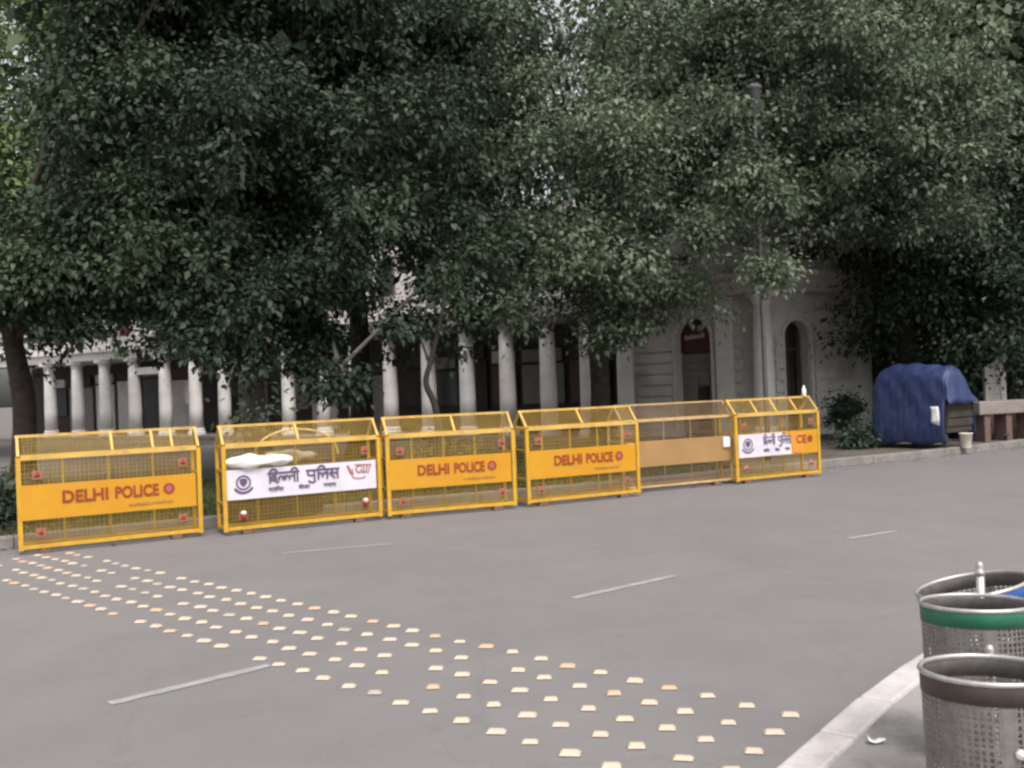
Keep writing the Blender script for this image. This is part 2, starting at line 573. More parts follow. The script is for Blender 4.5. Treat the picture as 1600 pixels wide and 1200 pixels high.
gp = []
for i in range(len(far_pts) - 1):
    a, b = far_pts[i], far_pts[i + 1]
    mid = (a + b) / 2
    if mid.x < -13 or mid.x > 4:
        continue
    d = b - a
    k = int(d.length * 5200)
    t = rng.uniform(0, 1, k)
    s = 0.35 + rng.beta(1.0, 1.5, k) * 5.5
    nn = Vector((-d.y, d.x)).normalized()
    q = np.stack([a.x + d.x * t + nn.x * s, a.y + d.y * t + nn.y * s], 1)
    dens = np.sin(q[:, 0] * 1.3) * np.cos(q[:, 1] * 1.1) + rng.uniform(-1, 1, k)
    gp.append(q[dens > -0.9])
gp = np.concatenate(gp)
blades('verge_grass', gp, 0.113, 0.03, 0.11, 'short patchy green grass on the verge behind the barriers')

# dry fallen leaves and grit gathered along the far kerb
fl = []
for i in range(len(far_pts) - 1):
    a, b = far_pts[i], far_pts[i + 1]
    mid = (a + b) / 2
    if mid.x < -9 or mid.x > 14:
        continue
    d = b - a
    k = int(d.length * 26)
    t = rng.uniform(0, 1, k)
    sft = -rng.exponential(.22, k) - .01
    nn = Vector((-d.y, d.x)).normalized()
    fl.append(np.stack([a.x + d.x * t + nn.x * sft, a.y + d.y * t + nn.y * sft], 1))
fl = np.concatenate(fl)
k = len(fl)
an = rng.uniform(0, 6.28, k)
sz = rng.uniform(.012, .05, k)
P = np.zeros((k, 3, 3))
for q_, (da, rr) in enumerate(((0, 1.0), (2.3, .6), (4.0, .6))):
    P[:, q_, 0] = fl[:, 0] + np.cos(an + da) * sz * rr
    P[:, q_, 1] = fl[:, 1] + np.sin(an + da) * sz * rr
    P[:, q_, 2] = .006 + rng.uniform(0, .014, k)
MT['dryleaf'] = leaf_mat('dry_leaf', (0.05, 0.035, 0.02), (0.16, 0.11, 0.06), 0.1, 0.8)
dl = tri_mesh('fallen_leaves', P, 'dryleaf', np.repeat(rng.uniform(0, 1, k), 3), None, 'stuff')
tag(dl, 'scattered dry fallen leaves along the far kerb', 'leaves')

# ------------------------------------------------------------------ road markings and the rumble strip studs
dashes = [((-2.16, 5.01), (-1.48, 5.61)), ((0.39, 7.07), (1.25, 7.74)), ((3.15, 9.17), (3.74, 9.51)), ((-2.36, 9.58), (-1.32, 9.92))]
for k, (a, b) in enumerate(dashes):
    a, b = Vector(a), Vector(b)
    d = (b - a)
    L = d.length
    d.normalize()
    nrm = Vector((-d.y, d.x))
    w = 0.042 if k < 3 else 0.036
    mb = MB()
    ns = 14
    vs = []
    for i in range(ns + 1):
        p = a + d * L * i / ns
        w1 = w * random.uniform(0.75, 1.05)
        w2 = w * random.uniform(0.75, 1.05)
        vs += [(p.x + nrm.x * w1, p.y + nrm.y * w1, 0.004), (p.x - nrm.x * w2, p.y - nrm.y * w2, 0.004)]
    mb.add(vs, [(2 * i, 2 * i + 1, 2 * i + 3, 2 * i + 2) for i in range(ns)])
    mb.build('lane_marking', 'paint', road)

S0 = Vector((0.19, 4.08))
rowd = Vector((-4.02, 3.82)).normalized()
cold = Vector((0.55, 0.82)) / 4.0
# a stud: low truncated pyramid with a sloped front
sb = MB()
sx, sy, sh = 0.041, 0.026, 0.017
sb.add([(-sx, -sy, 0.003), (sx, -sy, 0.003), (sx, sy, 0.003), (-sx, sy, 0.003), (-sx * .72, -sy * .45, sh), (sx * .72, -sy * .45, sh), (sx * .72, sy * .45, sh), (-sx * .72, sy * .45, sh)],
       [(4, 5, 6, 7), (0, 1, 5, 4), (1, 2, 6, 5), (2, 3, 7, 6), (3, 0, 4, 7)])
stud_me = {}
for key in ('stud', 'stud2', 'stud3'):
    me = bpy.data.meshes.new('stud')
    me.from_pydata(sb.v, [], sb.f)
    me.materials.append(MT[key])
    stud_me[key] = me
rowang = math.atan2(rowd.y, rowd.x)
for r in range(5):
    base = S0 + cold * r
    i0 = -4 if r > 0 else -1
    for i in range(i0, 42):
        p = base + rowd * (0.221 * i + random.uniform(-0.012, 0.012)) + cold * random.uniform(-0.05, 0.05)
        # stop at the near kerb and at the barrier line
        kx = np.interp(p.y, [q.y for q in near_pts], [q.x for q in near_pts])
        if p.x > kx - 0.07:
            continue
        if p.y > 10.05 + (p.x + 5.25) * 0.53 - 0.12:
            continue
        far = i > 22
        if random.random() < (0.03 if not far else 0.07):
            continue
        q = random.random()
        key = 'stud2' if q < 0.09 else ('stud3' if (q < 0.14 or (far and q < 0.4)) else 'stud')
        o = bpy.data.objects.new('stud', stud_me[key])
        C.objects.link(o)
        o.parent = road
        o.location = (p.x, p.y, 0.002)
        o.rotation_euler = (0, 0, R(-8) + random.gauss(0, 0.07))
        s = random.uniform(0.85, 1.12)
        o.scale = (s, s * random.uniform(0.85, 1.1), random.uniform(0.8, 1.15))


# ------------------------------------------------------------------ lettering
def text_mesh(txt, name, m, parent, x, z, y, height, width=None, shear=0.0, bold=0.0):
    cu = bpy.data.curves.new('t', 'FONT')
    cu.body = txt
    cu.size = 1.0
    cu.offset = bold
    cu.shear = shear
    cu.resolution_u = 4
    ob = bpy.data.objects.new('t', cu)
    C.objects.link(ob)
    dg = bpy.context.evaluated_depsgraph_get()
    me = bpy.data.meshes.new_from_object(ob.evaluated_get(dg))
    bpy.data.objects.remove(ob)
    bpy.data.curves.remove(cu)
    co = np.empty(len(me.vertices) * 3, dtype=np.float32)
    me.vertices.foreach_get('co', co)
    co = co.reshape(-1, 3)
    mn, mx = co.min(0), co.max(0)
    sc = height / (mx[1] - mn[1])
    sxx = (width / (mx[0] - mn[0])) if width else sc
    out = np.zeros_like(co)
    out[:, 0] = x + (co[:, 0] - mn[0]) * sxx
    out[:, 1] = y
    out[:, 2] = z + (co[:, 1] - mn[1]) * sc
    me.vertices.foreach_set('co', out.reshape(-1))
    me.materials.clear()
    me.materials.append(MT[m])
    me.update()
    return link(name, me, parent)


def arc(cx, cy, r, a0, a1, n=8, ry=None):
    ry = ry or r
    return [(cx + r * math.cos(R(a0 + (a1 - a0) * k / n)), cy + ry * math.sin(R(a0 + (a1 - a0) * k / n))) for k in range(n + 1)]


LA = [[(.02, .2), (-.02, .36), (.08, .5), (.2, .48), (.28, .34), (.28, .18)], [(.28, .4), (.4, .5), (.52, .48), (.6, .36)], [(.6, .8), (.6, 0)]]
LAH = [[(.02, .2), (-.02, .36), (.08, .5), (.2, .48), (.28, .34), (.28, .18)], [(.28, .42), (.4, .5)]]
DA = [[(.36, .8), (.36, .6), (.16, .56), (.06, .42), (.1, .26), (.26, .2), (.38, .28), (.36, .4), (.24, .42)], [(.26, .2), (.5, 0)]]
PA = [[(.06, .8), (.06, .5), (.16, .36), (.5, .36)], [(.5, .8), (.5, 0)]]
SA = [[(.24, .8), (.22, .55), (.06, .42), (.14, .36), (.38, .02)], [(.2, .44), (.6, .44)], [(.6, .8), (.6, 0)]]
IM = [[(.1, .8), (.1, 0)], [(.1, .8), (.12, 1.0), (.3, 1.14), (.5, 1.05), (.6, .8)]]
IIM = [[(.12, .8), (.12, 0)], [(.12, .8), (.1, 1.02), (-.06, 1.14), (-.24, 1.05), (-.3, .82)]]
UM = [[(.5, 0), (.54, -.16), (.4, -.26), (.2, -.2), (.12, -.1)]]
VA = [[(.5, .36), (.3, .44), (.12, .36), (.14, .18), (.3, .14), (.5, .3)], [(.5, .8), (.5, 0)]]
EM = [[(.5, .8), (.42, 1.0), (.2, 1.12)]]
AAM = [[(.15, .8), (.15, 0)]]
YA = [[(.06, .72), (.2, .62), (.16, .44), (.3, .32), (.5, .4)], [(.5, .8), (.5, 0)]]
NAH = [[(.0, .4), (.2, .4), (.2, .3)], [(.2, .42), (.36, .42)]]
TA = [[(.5, .5), (.25, .5), (.1, .36), (.14, .16), (.28, .1)], [(.5, .8), (.5, 0)]]
SHA = [[(.1, .75), (.26, .7), (.28, .52), (.12, .44), (.08, .32), (.2, .26), (.34, .04)], [(.55, .8), (.55, 0)]]


def hindi(words, name, m, parent, x, z, y, h, w, stroke):
    """words: list of lists of (glyph, advance)"""
    total, spans = 0.0, []
    strokes = []
    for wd in words:
        x0 = total
        for gl, adv in wd:
            for st_ in gl:
                strokes.append([(total + p[0], p[1]) for p in st_])
            total += adv
        spans.append((x0, total))
        total += 0.55
    total -= 0.55
    sx_ = w / total
    mb = MB()
    k = 0
    for st_ in strokes + [[(a - .02, .8), (b + .02, .8)] for a, b in spans]:
        k += 1
        ribbon(mb, [(x + p[0] * sx_, z + p[1] * h) for p in st_], stroke, y - 0.0002 * k / 10)
    return mb.build(name, m, parent)


DELHI_HI = [(IM, .12), (DA, .56), (LAH, .42), (LA, .68), (IIM, .2)]
POLICE_HI = [(PA, .0), (UM, .66), (IM, .12), (LA, .7), (SA, .68)]
SHANTI = [(SHA, .62), (AAM, .22), (IM, .12), (NAH, .36), (TA, .55)]
SEVA = [(SA, .0), (EM, .68), (VA, .6), (AAM, .2)]
NYAYA = [(NAH, .36), (YA, .58), (AAM, .22), (YA, .55)]


def crest(parent, x, z, r, y, m, mring):
    """round crest: shield in a ring with a ribbon under it"""
    mb = MB()
    disc(mb, x, z, r, y, 20, r * 0.78)
    mb.add([(x - r * .5, y, z + r * .45), (x - r * .5, y, z - r * .1), (x, y, z - r * .6), (x + r * .5, y, z - r * .1), (x + r * .5, y, z + r * .45), (x, y, z + r * .6)], [(0, 1, 2, 3, 4, 5)])
    mb.build('crest', m, parent)
    m2 = MB()
    ribbon(m2, arc(x, z, r * 1.35, 215, 325, 10), r * 0.3, y - 0.0005)
    m2.build('crest_ribbon', mring, parent)


# ------------------------------------------------------------------ barriers
BH, BR, BD = 1.02, 1.24, 0.36       # front rail height, ridge height, depth


def wire_panel(mb, x0, x1, p0, p1, step, w):
    """woven wire screen spanning x0..x1 and the line p0->p1 in (y,z)"""
    p0, p1 = Vector(p0), Vector(p1)
    L = (p1 - p0).length
    d = (p1 - p0) / L
    nr = Vector((-d.y, d.x)) * w * 0.5
    nx = max(2, int((x1 - x0) / step))
    for i in range(1, nx):
        x = x0 + (x1 - x0) * i / nx
        mb.add([(x - w / 2, p0.x, p0.y), (x + w / 2, p0.x, p0.y), (x + w / 2, p1.x, p1.y), (x - w / 2, p1.x, p1.y)], [(0, 1, 2, 3)])
        mb.add([(x, p0.x - nr.x, p0.y - nr.y), (x, p0.x + nr.x, p0.y + nr.y), (x, p1.x + nr.x, p1.y + nr.y), (x, p1.x - nr.x, p1.y - nr.y)], [(0, 1, 2, 3)])
    nz_ = max(2, int(L / step))
    for i in range(1, nz_):
        q = p0 + d * L * i / nz_ + nr * 0.6
        h = d * w / 2
        mb.add([(x0, q.x - h.x, q.y - h.y), (x1, q.x - h.x, q.y - h.y), (x1, q.x + h.x, q.y + h.y), (x0, q.x + h.x, q.y + h.y)], [(0, 1, 2, 3)])
        mb.add([(x0, q.x - nr.x, q.y - nr.y), (x1, q.x - nr.x, q.y - nr.y), (x1, q.x + nr.x, q.y + nr.y), (x0, q.x + nr.x, q.y + nr.y)], [(0, 1, 2, 3)])


def reflector(root, x, z, y, style):
    pl = MB().box((x - .048, y - .004, z - .048), (x + .048, y + .004, z + .048)).build('reflector', 'reflplate', root)
    mb = MB()
    r = 0.042
    a0 = random.uniform(-15, 15)
    if style == 'cup':
        mb.lathe([(0.02, -0.045), (0.036, 0.0), (0.03, 0.02)], 10, (x, y - 0.03, z))
        mb.build('red_lens', 'reflector', pl, True)
        MB().lathe([(0.034, 0.02), (0.032, 0.04), (0.012, 0.055)], 10, (x, y - 0.03, z)).build('white_cap', 'reflwhite', pl, True)
        return
    tri = [(x + r * math.cos(R(90 + a0 + 120 * k)), y - 0.006, z + r * math.sin(R(90 + a0 + 120 * k))) for k in range(3)]
    mb.add(tri + [(x, y - 0.028, z)], [(0, 1, 3), (1, 2, 3), (2, 0, 3), (0, 2, 1)])
    mb.build('red_lens', 'reflector', pl)


def barrier(pa, pb, label, kind, ribs, faded=False, back=0.0, feet=True, refl='tri'):
    pa, pb = Vector((pa[0], pa[1])), Vector((pb[0], pb[1]))
    d = pb - pa
    L = d.length
    ang = math.atan2(d.y, d.x)
    mid = (pa + pb) / 2 + Vector((-math.sin(ang), math.cos(ang))) * (BD / 2 + back)
    root = empty('police_barrier', (mid.x, mid.y, 0), ang)
    tag(root, label, 'barrier', 'police barriers along the far kerb')
    ym, yp = -BD / 2, BD / 2
    h = L / 2
    fm = 'faded' if faded else 'yellow'
    fm2 = 'faded' if faded else 'yellowpale'
    w = 0.034 if faded else 0.046
    z0 = 0.075
    for x in (-h + w / 2, h - w / 2):
        for y in (ym, yp):
            MB().sq((x, y, 0.02 if not feet else z0 - 0.03), (x, y, BH), w if y < 0 else w * 0.8).build('post', fm, root)
        # gable and rungs at this end
        MB().sq((x, ym, BH + w * .3), (x, 0, BR), w * 0.62).build('gable_bar', fm2, root)
        MB().sq((x, yp, BH + w * .3), (x, 0, BR), w * 0.62).build('gable_bar', fm2, root)
        for z in (z0, 0.36, 0.74, BH - 0.01):
            MB().sq((x, ym + w * .5, z), (x, yp - w * .4, z), w * 0.55).build('end_rung', fm, root)
    for y, ww in ((ym, w), (yp, w * 0.8)):
        MB().sq((-h + w, y, BH), (h - w, y, BH), ww * (1.08 if y < 0 else 1)).build('top_rail', fm2 if y < 0 else fm, root)
        MB().sq((-h + w, y, z0), (h - w, y, z0), ww * 0.85).build('bottom_rail', fm, root)
    MB().sq((-h, 0, BR + 0.004), (h, 0, BR + 0.004), w * 0.62).build('ridge_rail', fm2, root)
    for t in ribs:
        x = -h + L * t
        MB().sq((x, ym + .01, BH + w * .5), (x, -0.008, BR - .004), w * 0.55).build('roof_rib', fm2, root)
    for t in (0.25, 0.5, 0.75):
        x = -h + L * t
        MB().sq((x, yp, z0 + .02), (x, yp, BH - .02), w * 0.42).build('rear_bar', fm, root)
    # wire screens
    wm = 'wirefade' if faded else 'wire'
    mb = MB()
    wire_panel(mb, -h + w, h - w, (ym + .012, z0), (ym + .012, BH), 0.02, 0.002)
    wire_panel(mb, -h + w, h - w, (ym + .012, BH + .01), (-0.004, BR - .005), 0.019, 0.0022)
    mb.build('front_screen', wm, root, kind='stuff')
    mb = MB()
    wire_panel(mb, -h + w, h - w, (yp - .012, z0), (yp - .012, BH), 0.045, 0.003)
    wire_panel(mb, -h + w, h - w, (yp - .012, BH + .01), (0.004, BR - .005), 0.04, 0.003)
    mb.build('rear_screen', wm, root, kind='stuff')
    # feet
    for t in (0.14, 0.85):
        x = -h + L * t
        rough_block(root, x, ym + 0.03, 0.0, 0.075, 0.06, 0.062)
        rough_block(root, x, yp - 0.03, 0.0, 0.075, 0.06, 0.062)
    # sign panel
    pz0, pz1 = (0.36, 0.73) if kind != 'white' else (0.40, 0.745)
    if kind == 'mixed':
        pz0, pz1 = 0.38, 0.74
    py = ym - w * .5 - 0.006 if kind != 'white' else ym - 0.012
    px0, px1 = -h + (0.03 if kind == 'yellow' else w), h - w * 1.4
    pm = {'yellow': 'panel', 'white': 'panelwhite', 'blank': 'panelblank', 'mixed': 'panel'}[kind]
    mb = MB()
    # slightly buckled sheet
    nsx = 16
    vs, fs = [], []
    for i in range(nsx + 1):
        x = px0 + (px1 - px0) * i / nsx
        bw = 0.004 * math.sin(i * 1.1 + h * 9) + random.uniform(-.0012, .0012)
        vs += [(x, py + bw, pz0), (x, py + bw * .4, pz1), (x, py + 0.004 + bw * .4, pz1), (x, py + 0.004 + bw, pz0)]
    for i in range(nsx):
        o = 4 * i
        fs += [(o, o + 4, o + 5, o + 1), (o + 1, o + 5, o + 6, o + 2), (o + 2, o + 6, o + 7, o + 3), (o + 3, o + 7, o + 4, o)]
    fs += [(0, 1, 2, 3), (4 * nsx + 3, 4 * nsx + 2, 4 * nsx + 1, 4 * nsx)]
    mb.add(vs, fs)
    panel = mb.build('sign_panel', pm, root)
    W, Hh = px1 - px0, pz1 - pz0
    ty = py - 0.0085
    if kind == 'yellow':
        text_mesh('DELHI', 'lettering', 'red', panel, px0 + W * .225, pz0 + Hh * .42, ty, Hh * .36, W * .255, 0, 0.03)
        text_mesh('POLICE', 'lettering', 'red', panel, px0 + W * .52, pz0 + Hh * .42, ty, Hh * .36, W * .255, 0, 0.03)
        m1 = MB()
        cx, cz, r = px0 + W * .835, pz0 + Hh * .60, Hh * .165
        disc(m1, cx, cz, r, ty, 20, r * 0.62)
        mm = MB()
        disc(mm, cx, cz, r * .64, ty + .001, 16)
        m1.build('emblem', 'red', panel)
        mm.build('emblem', 'maroon', panel)
        m2 = MB()
        x = px0 + W * .6
        while x < px0 + W * .83:
            l_ = random.uniform(.015, .05)
            ribbon(m2, [(x, pz0 + Hh * .21 + random.uniform(-.004, .004)), (x + l_, pz0 + Hh * .21 + random.uniform(-.004, .004))], Hh * random.uniform(.045, .07), ty)
            x += l_ + random.uniform(.012, .03)
        m2.build('small_print', 'brownink', panel)
    if kind in ('white', 'mixed'):
        Wt = W if kind == 'white' else W * 0.66
        if kind == 'mixed':
            MB().add([(px0, py - .005, pz0 + .01), (px0 + Wt, py - .005, pz0 + .01), (px0 + Wt - .02, py - .005, pz1 - .075), (px0 + Wt * .8, py - .005, pz1 - .01), (px0, py - .005, pz1 - .01)], [(0, 1, 2, 3, 4)]).build('white_sticker', 'panelwhite', panel)
        crest(panel, px0 + Wt * (.105 if kind == 'white' else .17), pz0 + Hh * .56, Hh * .25, ty, 'purple', 'purple')
        xs = px0 + Wt * (.265 if kind == 'white' else .46)
        ww = Wt * (.47 if kind == 'white' else .52)
        hindi([DELHI_HI, POLICE_HI], 'lettering', 'purple', panel, xs, pz0 + Hh * .48, ty, Hh * .40, ww, Hh * (.065 if kind == 'white' else .05))
        for t, wd, tw in ((.0, SHANTI, .2), (.42, SEVA, .15), (.78, NYAYA, .17)):
            hindi([wd], 'small_print', 'purple', panel, xs + ww * t, pz0 + Hh * .2, ty, Hh * .13, ww * tw, Hh * .03)
        if kind == 'white':
            mb = MB()
            bx_, bz_ = px0 + W * .80, pz0 + Hh * .56
            ribbon(mb, [(bx_, bz_ + .1), (bx_ + .035, bz_ + .01), (bx_ + .06, bz_)], .026, ty)
            ribbon(mb, [(bx_ + .06, bz_ + .01), (bx_ + .05, bz_ + .06)], .016, ty)
            ribbon(mb, [(bx_ + .17, bz_ + .09), (bx_ + .12, bz_ + .095), (bx_ + .1, bz_ + .05), (bx_ + .13, bz_ + .01), (bx_ + .17, bz_ + .02), (bx_ + .165, bz_ + .05)], .016, ty - .0005)
            ribbon(mb, [(bx_ + .2, bz_ + .095), (bx_ + .19, bz_ + .01), (bx_ + .23, bz_ + .02), (bx_ + .245, bz_ + .095)], .016, ty - .001)
            ribbon(mb, [(bx_ + .09, bz_ + .11), (bx_ + .29, bz_ + .1), (bx_ + .25, bz_ + .0)], .012, ty - .0015)
            ribbon(mb, arc(bx_ + .14, bz_ - .0, .1, 200, 320, 8, .06), .012, ty - .002)
            mb.build('logo', 'maroon', panel)
        else:
            MB().add([(px0 + Wt * 1.02, py - .005, pz0 + .02), (px0 + W * .80, py - .005, pz0 + .02), (px0 + W * .84, py - .005, pz1 - .03), (px0 + Wt * .98, py - .005, pz1 - .03)], [(0, 1, 2, 3)]).build('orange_sticker', 'orange', panel)
            text_mesh('CE', 'lettering', 'red', panel, px0 + W * .72, pz0 + Hh * .45, ty, Hh * .36, W * .13, 0, 0.03)
            mb = MB()
            disc(mb, px0 + W * .9, pz0 + Hh * .62, Hh * .15, ty, 16)
            mb.build('emblem', 'red', panel)
    if kind == 'blank':
        for x in (px0 + .06, px1 - .14):
            MB().box((x, py - .03, pz1 - .17), (x + .12, py - .006, pz1 - .02)).build('white_plate', 'white', panel, bevel=0.006)
    if refl:
        for t, z, s in ((.105, .84, 'tri'), (.895, .86, 'tri'), (.115, .22, refl), (.885, .24, refl)):
            reflector(root, -h + L * t, z + random.uniform(-.015, .015), ym - 0.012, s)
    return root


def rough_block(root, x, y, z, sx_, sy_, sz_):
    mb = MB()
    prof = []
    for (a, b_, cc) in ((-1, -1, 0), (1, -1, 0), (1, 1, 0), (-1, 1, 0), (-.7, -.8, 1), (.6, -.75, 1), (.7, .8, 1), (-.65, .75, 1)):
        prof.append((x + a * sx_ * random.uniform(.85, 1.1), y + b_ * sy_ * random.uniform(.85, 1.1), z + cc * sz_ * random.uniform(.9, 1.05)))
    mb.add(prof, [(0, 3, 2, 1), (4, 5, 6, 7), (0, 1, 5, 4), (1, 2, 6, 5), (2, 3, 7, 6), (3, 0, 4, 7)])
    mb.build('foot', 'stone', root, bevel=0.01)


b1 = barrier((-5.25, 10.1), (-3.6, 11.0), 'leftmost yellow police barrier, standing apart beside the green verge', 'yellow', (.505, .73, .84))
b2 = barrier((-3.34, 10.93), (-1.66, 11.84), 'yellow barrier with a white Hindi sign panel and a cloth bundle behind', 'white', (.47,), refl='cup')
b3 = barrier((-1.59, 11.82), (0.0, 12.42), 'yellow DELHI POLICE barrier directly right of the white Hindi sign', 'yellow', (.53,))
b4 = barrier((0.14, 12.48), (1.71, 13.27), 'yellow DELHI POLICE barrier left of the faded blank one', 'yellow', (.5,))
b5 = barrier((1.55, 13.42), (3.3, 14.25), 'faded brownish barrier with a blank ochre panel, set back between two others', 'blank', (), faded=True, back=0.12, refl=None)
b6 = barrier((3.26, 14.22), (4.75, 14.97), 'farthest yellow barrier with half white half orange sign panel', 'mixed', (.27, .5, .74))


# a white cloth bundle and a grey sack lying behind the second barrier's screen, and a tan hose over it
def lumpy(name, m, loc, rz, size, seed, label, cat, detail=26):
    r2 = np.random.default_rng(seed)
    mb = MB()
    n1, n2 = detail, 14
    ph = r2.uniform(0, 6.28, 8)
    vs = []
    for i in range(n1 + 1):
        t = i / n1
        x = (t - .5) * 2
        rr = max(0.02, (1 - abs(x) ** 3.2)) ** 0.6 * (1 + .16 * math.sin(7 * t + ph[0]) + .1 * math.sin(17 * t + ph[1]))
        for k in range(n2):
            a = 2 * math.pi * k / n2
            q = rr * (1 + .12 * math.sin(3 * a + 9 * t + ph[2]) + .08 * math.sin(5 * a - 14 * t + ph[3]))
            vs.append((x * size[0], math.cos(a) * q * size[1], size[2] + math.sin(a) * q * size[2] + .05 * size[2] * math.sin(6 * t + ph[4])))
    fs = [(i * n2 + k, i * n2 + (k + 1) % n2, (i + 1) * n2 + (k + 1) % n2, (i + 1) * n2 + k) for i in range(n1) for k in range(n2)]
    fs += [tuple(range(n2))[::-1], tuple(n1 * n2 + k for k in range(n2))]
    mb.add(vs, fs)
    o = mb.build(name, m, None, True)
    o.location = loc
    o.rotation_euler = (0, 0, rz)
    tag(o, label, cat)
    return o


ang2 = R(28.4)


def in_b2(x, y, z):
    return (-2.5 + math.cos(ang2) * x - math.sin(ang2) * y, 11.385 + math.sin(ang2) * x + math.cos(ang2) * y, z)


MB().frame_box(in_b2(0, 0.34, 0), (math.cos(ang2), math.sin(ang2), 0), (-math.sin(ang2), math.cos(ang2), 0), (0, 0, 1), (-.8, -.06 + .16, 0.1), (.35, .42, .74)).build('crate_stack', 'wood')
cr = bpy.data.objects['crate_stack']
tag(cr, 'low brown wooden crate behind the white sign barrier, under a cloth', 'crate')
lumpy('cloth_bundle', 'cloth', in_b2(-.52, .02, .752), ang2 + .02, (.40, .10, .075), 3, 'white rolled cloth bundle lying inside the white sign barrier', 'cloth')
lumpy('sack', 'sack', in_b2(-.02, .58, .74), ang2 + .05, (.36, .15, .075), 5, 'grey sack lying right of the white cloth bundle', 'sack')
hp = smooth_path([in_b2(-.42, .62, .93), in_b2(-.3, .6, 1.06), in_b2(-.12, .6, 1.13), in_b2(.12, .6, 1.15), in_b2(.38, .6, 1.1), in_b2(.56, .6, .98), in_b2(.62, .6, .8)], 6)
ho = MB().tube(hp, 0.015, 8).build('hose', 'rope', None, True)
tag(ho, 'thin tan hose arched above the cloth bundle behind the second barrier', 'hose')

# white bottle on the ridge of the farthest barrier
bp_ = Vector((4.57, 15.06, 1.255))
bo = MB().lathe([(.03, 0), (.034, .01), (.034, .09), (.028, .115), (.014, .135), (.014, .15)], 12).build('bottle', 'white', None, True)
bo.location = bp_
cap = MB().lathe([(.016, .15), (.016, .17)], 10).build('bottle_cap', 'white', bo)
tag(bo, 'small white bottle standing on the ridge of the farthest barrier', 'bottle')

# ------------------------------------------------------------------ buildings
class Face:
    def __init__(self, p0, p1):
        self.p0 = Vector((p0[0], p0[1], 0))
        d = Vector((p1[0] - p0[0], p1[1] - p0[1], 0))
        self.L = d.length
        self.u = d.normalized()
        self.n = Vector((self.u.y, -self.u.x, 0))     # outward (towards the camera when u runs left to right)

    def s(self, px, py=600):
        r = ray(px, py)
        d = Vector((r.x, r.y))
        # p0 + u*s = d*t
        den = self.u.x * d.y - self.u.y * d.x
        return (d.x * self.p0.y - d.y * self.p0.x) / den * 1.0 if abs(den) > 1e-9 else 0

    def box(self, mb, u0, u1, z0, z1, d0, d1):
        return mb.frame_box(self.p0, self.u, self.n, (0, 0, 1), (u0, d0, z0), (u1, d1, z1))

    def pt(self, s, d=0.0, z=0.0):
        p = self.p0 + self.u * s + self.n * d
        return Vector((p.x, p.y, z))


def arched_wall(face, u0, u1, z0, z1, a0, a1, zs, th, mb):
    """wall with an arched opening a0..a1, springing at zs"""
    face.box(mb, u0, a0, z0, z1, -th, 0)
    face.box(mb, a1, u1, z0, z1, -th, 0)
    n = 12
    cx, r = (a0 + a1) / 2, (a1 - a0) / 2
    for k in range(n):
        t0, t1 = math.pi - math.pi * k / n, math.pi - math.pi * (k + 1) / n
        x0, x1 = cx + r * math.cos(t0), cx + r * math.cos(t1)
        h0, h1 = zs + r * math.sin(t0), zs + r * math.sin(t1)
        P = [face.pt(x0, 0, h0), face.pt(x1, 0, h1), face.pt(x1, 0, z1), face.pt(x0, 0, z1),
             face.pt(x0, -th, h0), face.pt(x1, -th, h1), face.pt(x1, -th, z1), face.pt(x0, -th, z1)]
        mb.add(P, [(0, 1, 2, 3), (5, 4, 7, 6), (0, 4, 5, 1), (3, 2, 6, 7)])


def column(face_or_pt, root, r, z0, z1, m='column', name='column'):
    p = face_or_pt
    H_ = z1 - z0
    c = MB().lathe([(r * 1.0, .26), (r * 1.0, H_ * .33), (r * .93, H_ * .66), (r * .84, H_ - .3)], 20).build(name, m, root, True)
    c.location = (p.x, p.y, z0)
    ba = MB().lathe([(r * 1.3, 0), (r * 1.3, .12), (r * 1.12, .15), (r * 1.16, .22), (r * 1.02, .27)], 20).build('base', m, c)
    ca = MB().lathe([(r * .84, H_ - .32), (r * .95, H_ - .28), (r * .88, H_ - .24), (r * 1.1, H_ - .12)], 20).build('capital', m, c)
    MB().box((-r * 1.2, -r * 1.2, H_ - .12), (r * 1.2, r * 1.2, H_ - .002)).build('abacus', m, c)
    return c


def courses(face, root, m, u0, u1, z0, z1, step, proud=0.035):
    z = z0
    while z < z1 - .06:
        mb = MB()
        face.box(mb, u0, u1, z + .03, min(z + step - .03, z1), 0.002, proud + .035)
        mb.build('stone_course', m, root)
        z += step


# corner pavilion
KB = .77
Cc, Ll, Rr = Vector((7.8, 30.0)) * KB, Vector((4.15, 34.0)) * KB, Vector((11.75, 31.6)) * KB
pav = empty('corner_pavilion', (0, 0, 0))
tag(pav, 'pale corner building with arched openings and rusticated walls behind the barriers', 'building')
FL, FR = Face(Ll, Cc), Face(Cc, Rr)
TOPZ = 3.6
# left face: arch between px 1058 and 1114
a0, a1 = FL.s(1058), FL.s(1113)
mb = MB()
arched_wall(FL, 0.0, FL.L, 0, TOPZ, a0, a1, 2.6, 0.3, mb)
mb.build('wall', 'wall', pav)
b0, b1_ = FR.s(1228), FR.s(1266)
mb = MB()
arched_wall(FR, 0.02, FR.L, 0, TOPZ, b0, b1_, 2.56, 0.3, mb)
mb.build('wall', 'wall2', pav)
courses(FL, pav, 'wall', 0.34, a0 - .12, 0.3, 2.56, .29)
courses(FL, pav, 'wall', a1 + .42, FL.L - .5, 0.3, 3.5, .29)
courses(FR, pav, 'wall2', b1_ + .14, FR.L - .55, 0.3, 3.5, .29)
courses(FR, pav, 'wall2', 0.4, b0 - .1, 0.3, 2.56, .29)
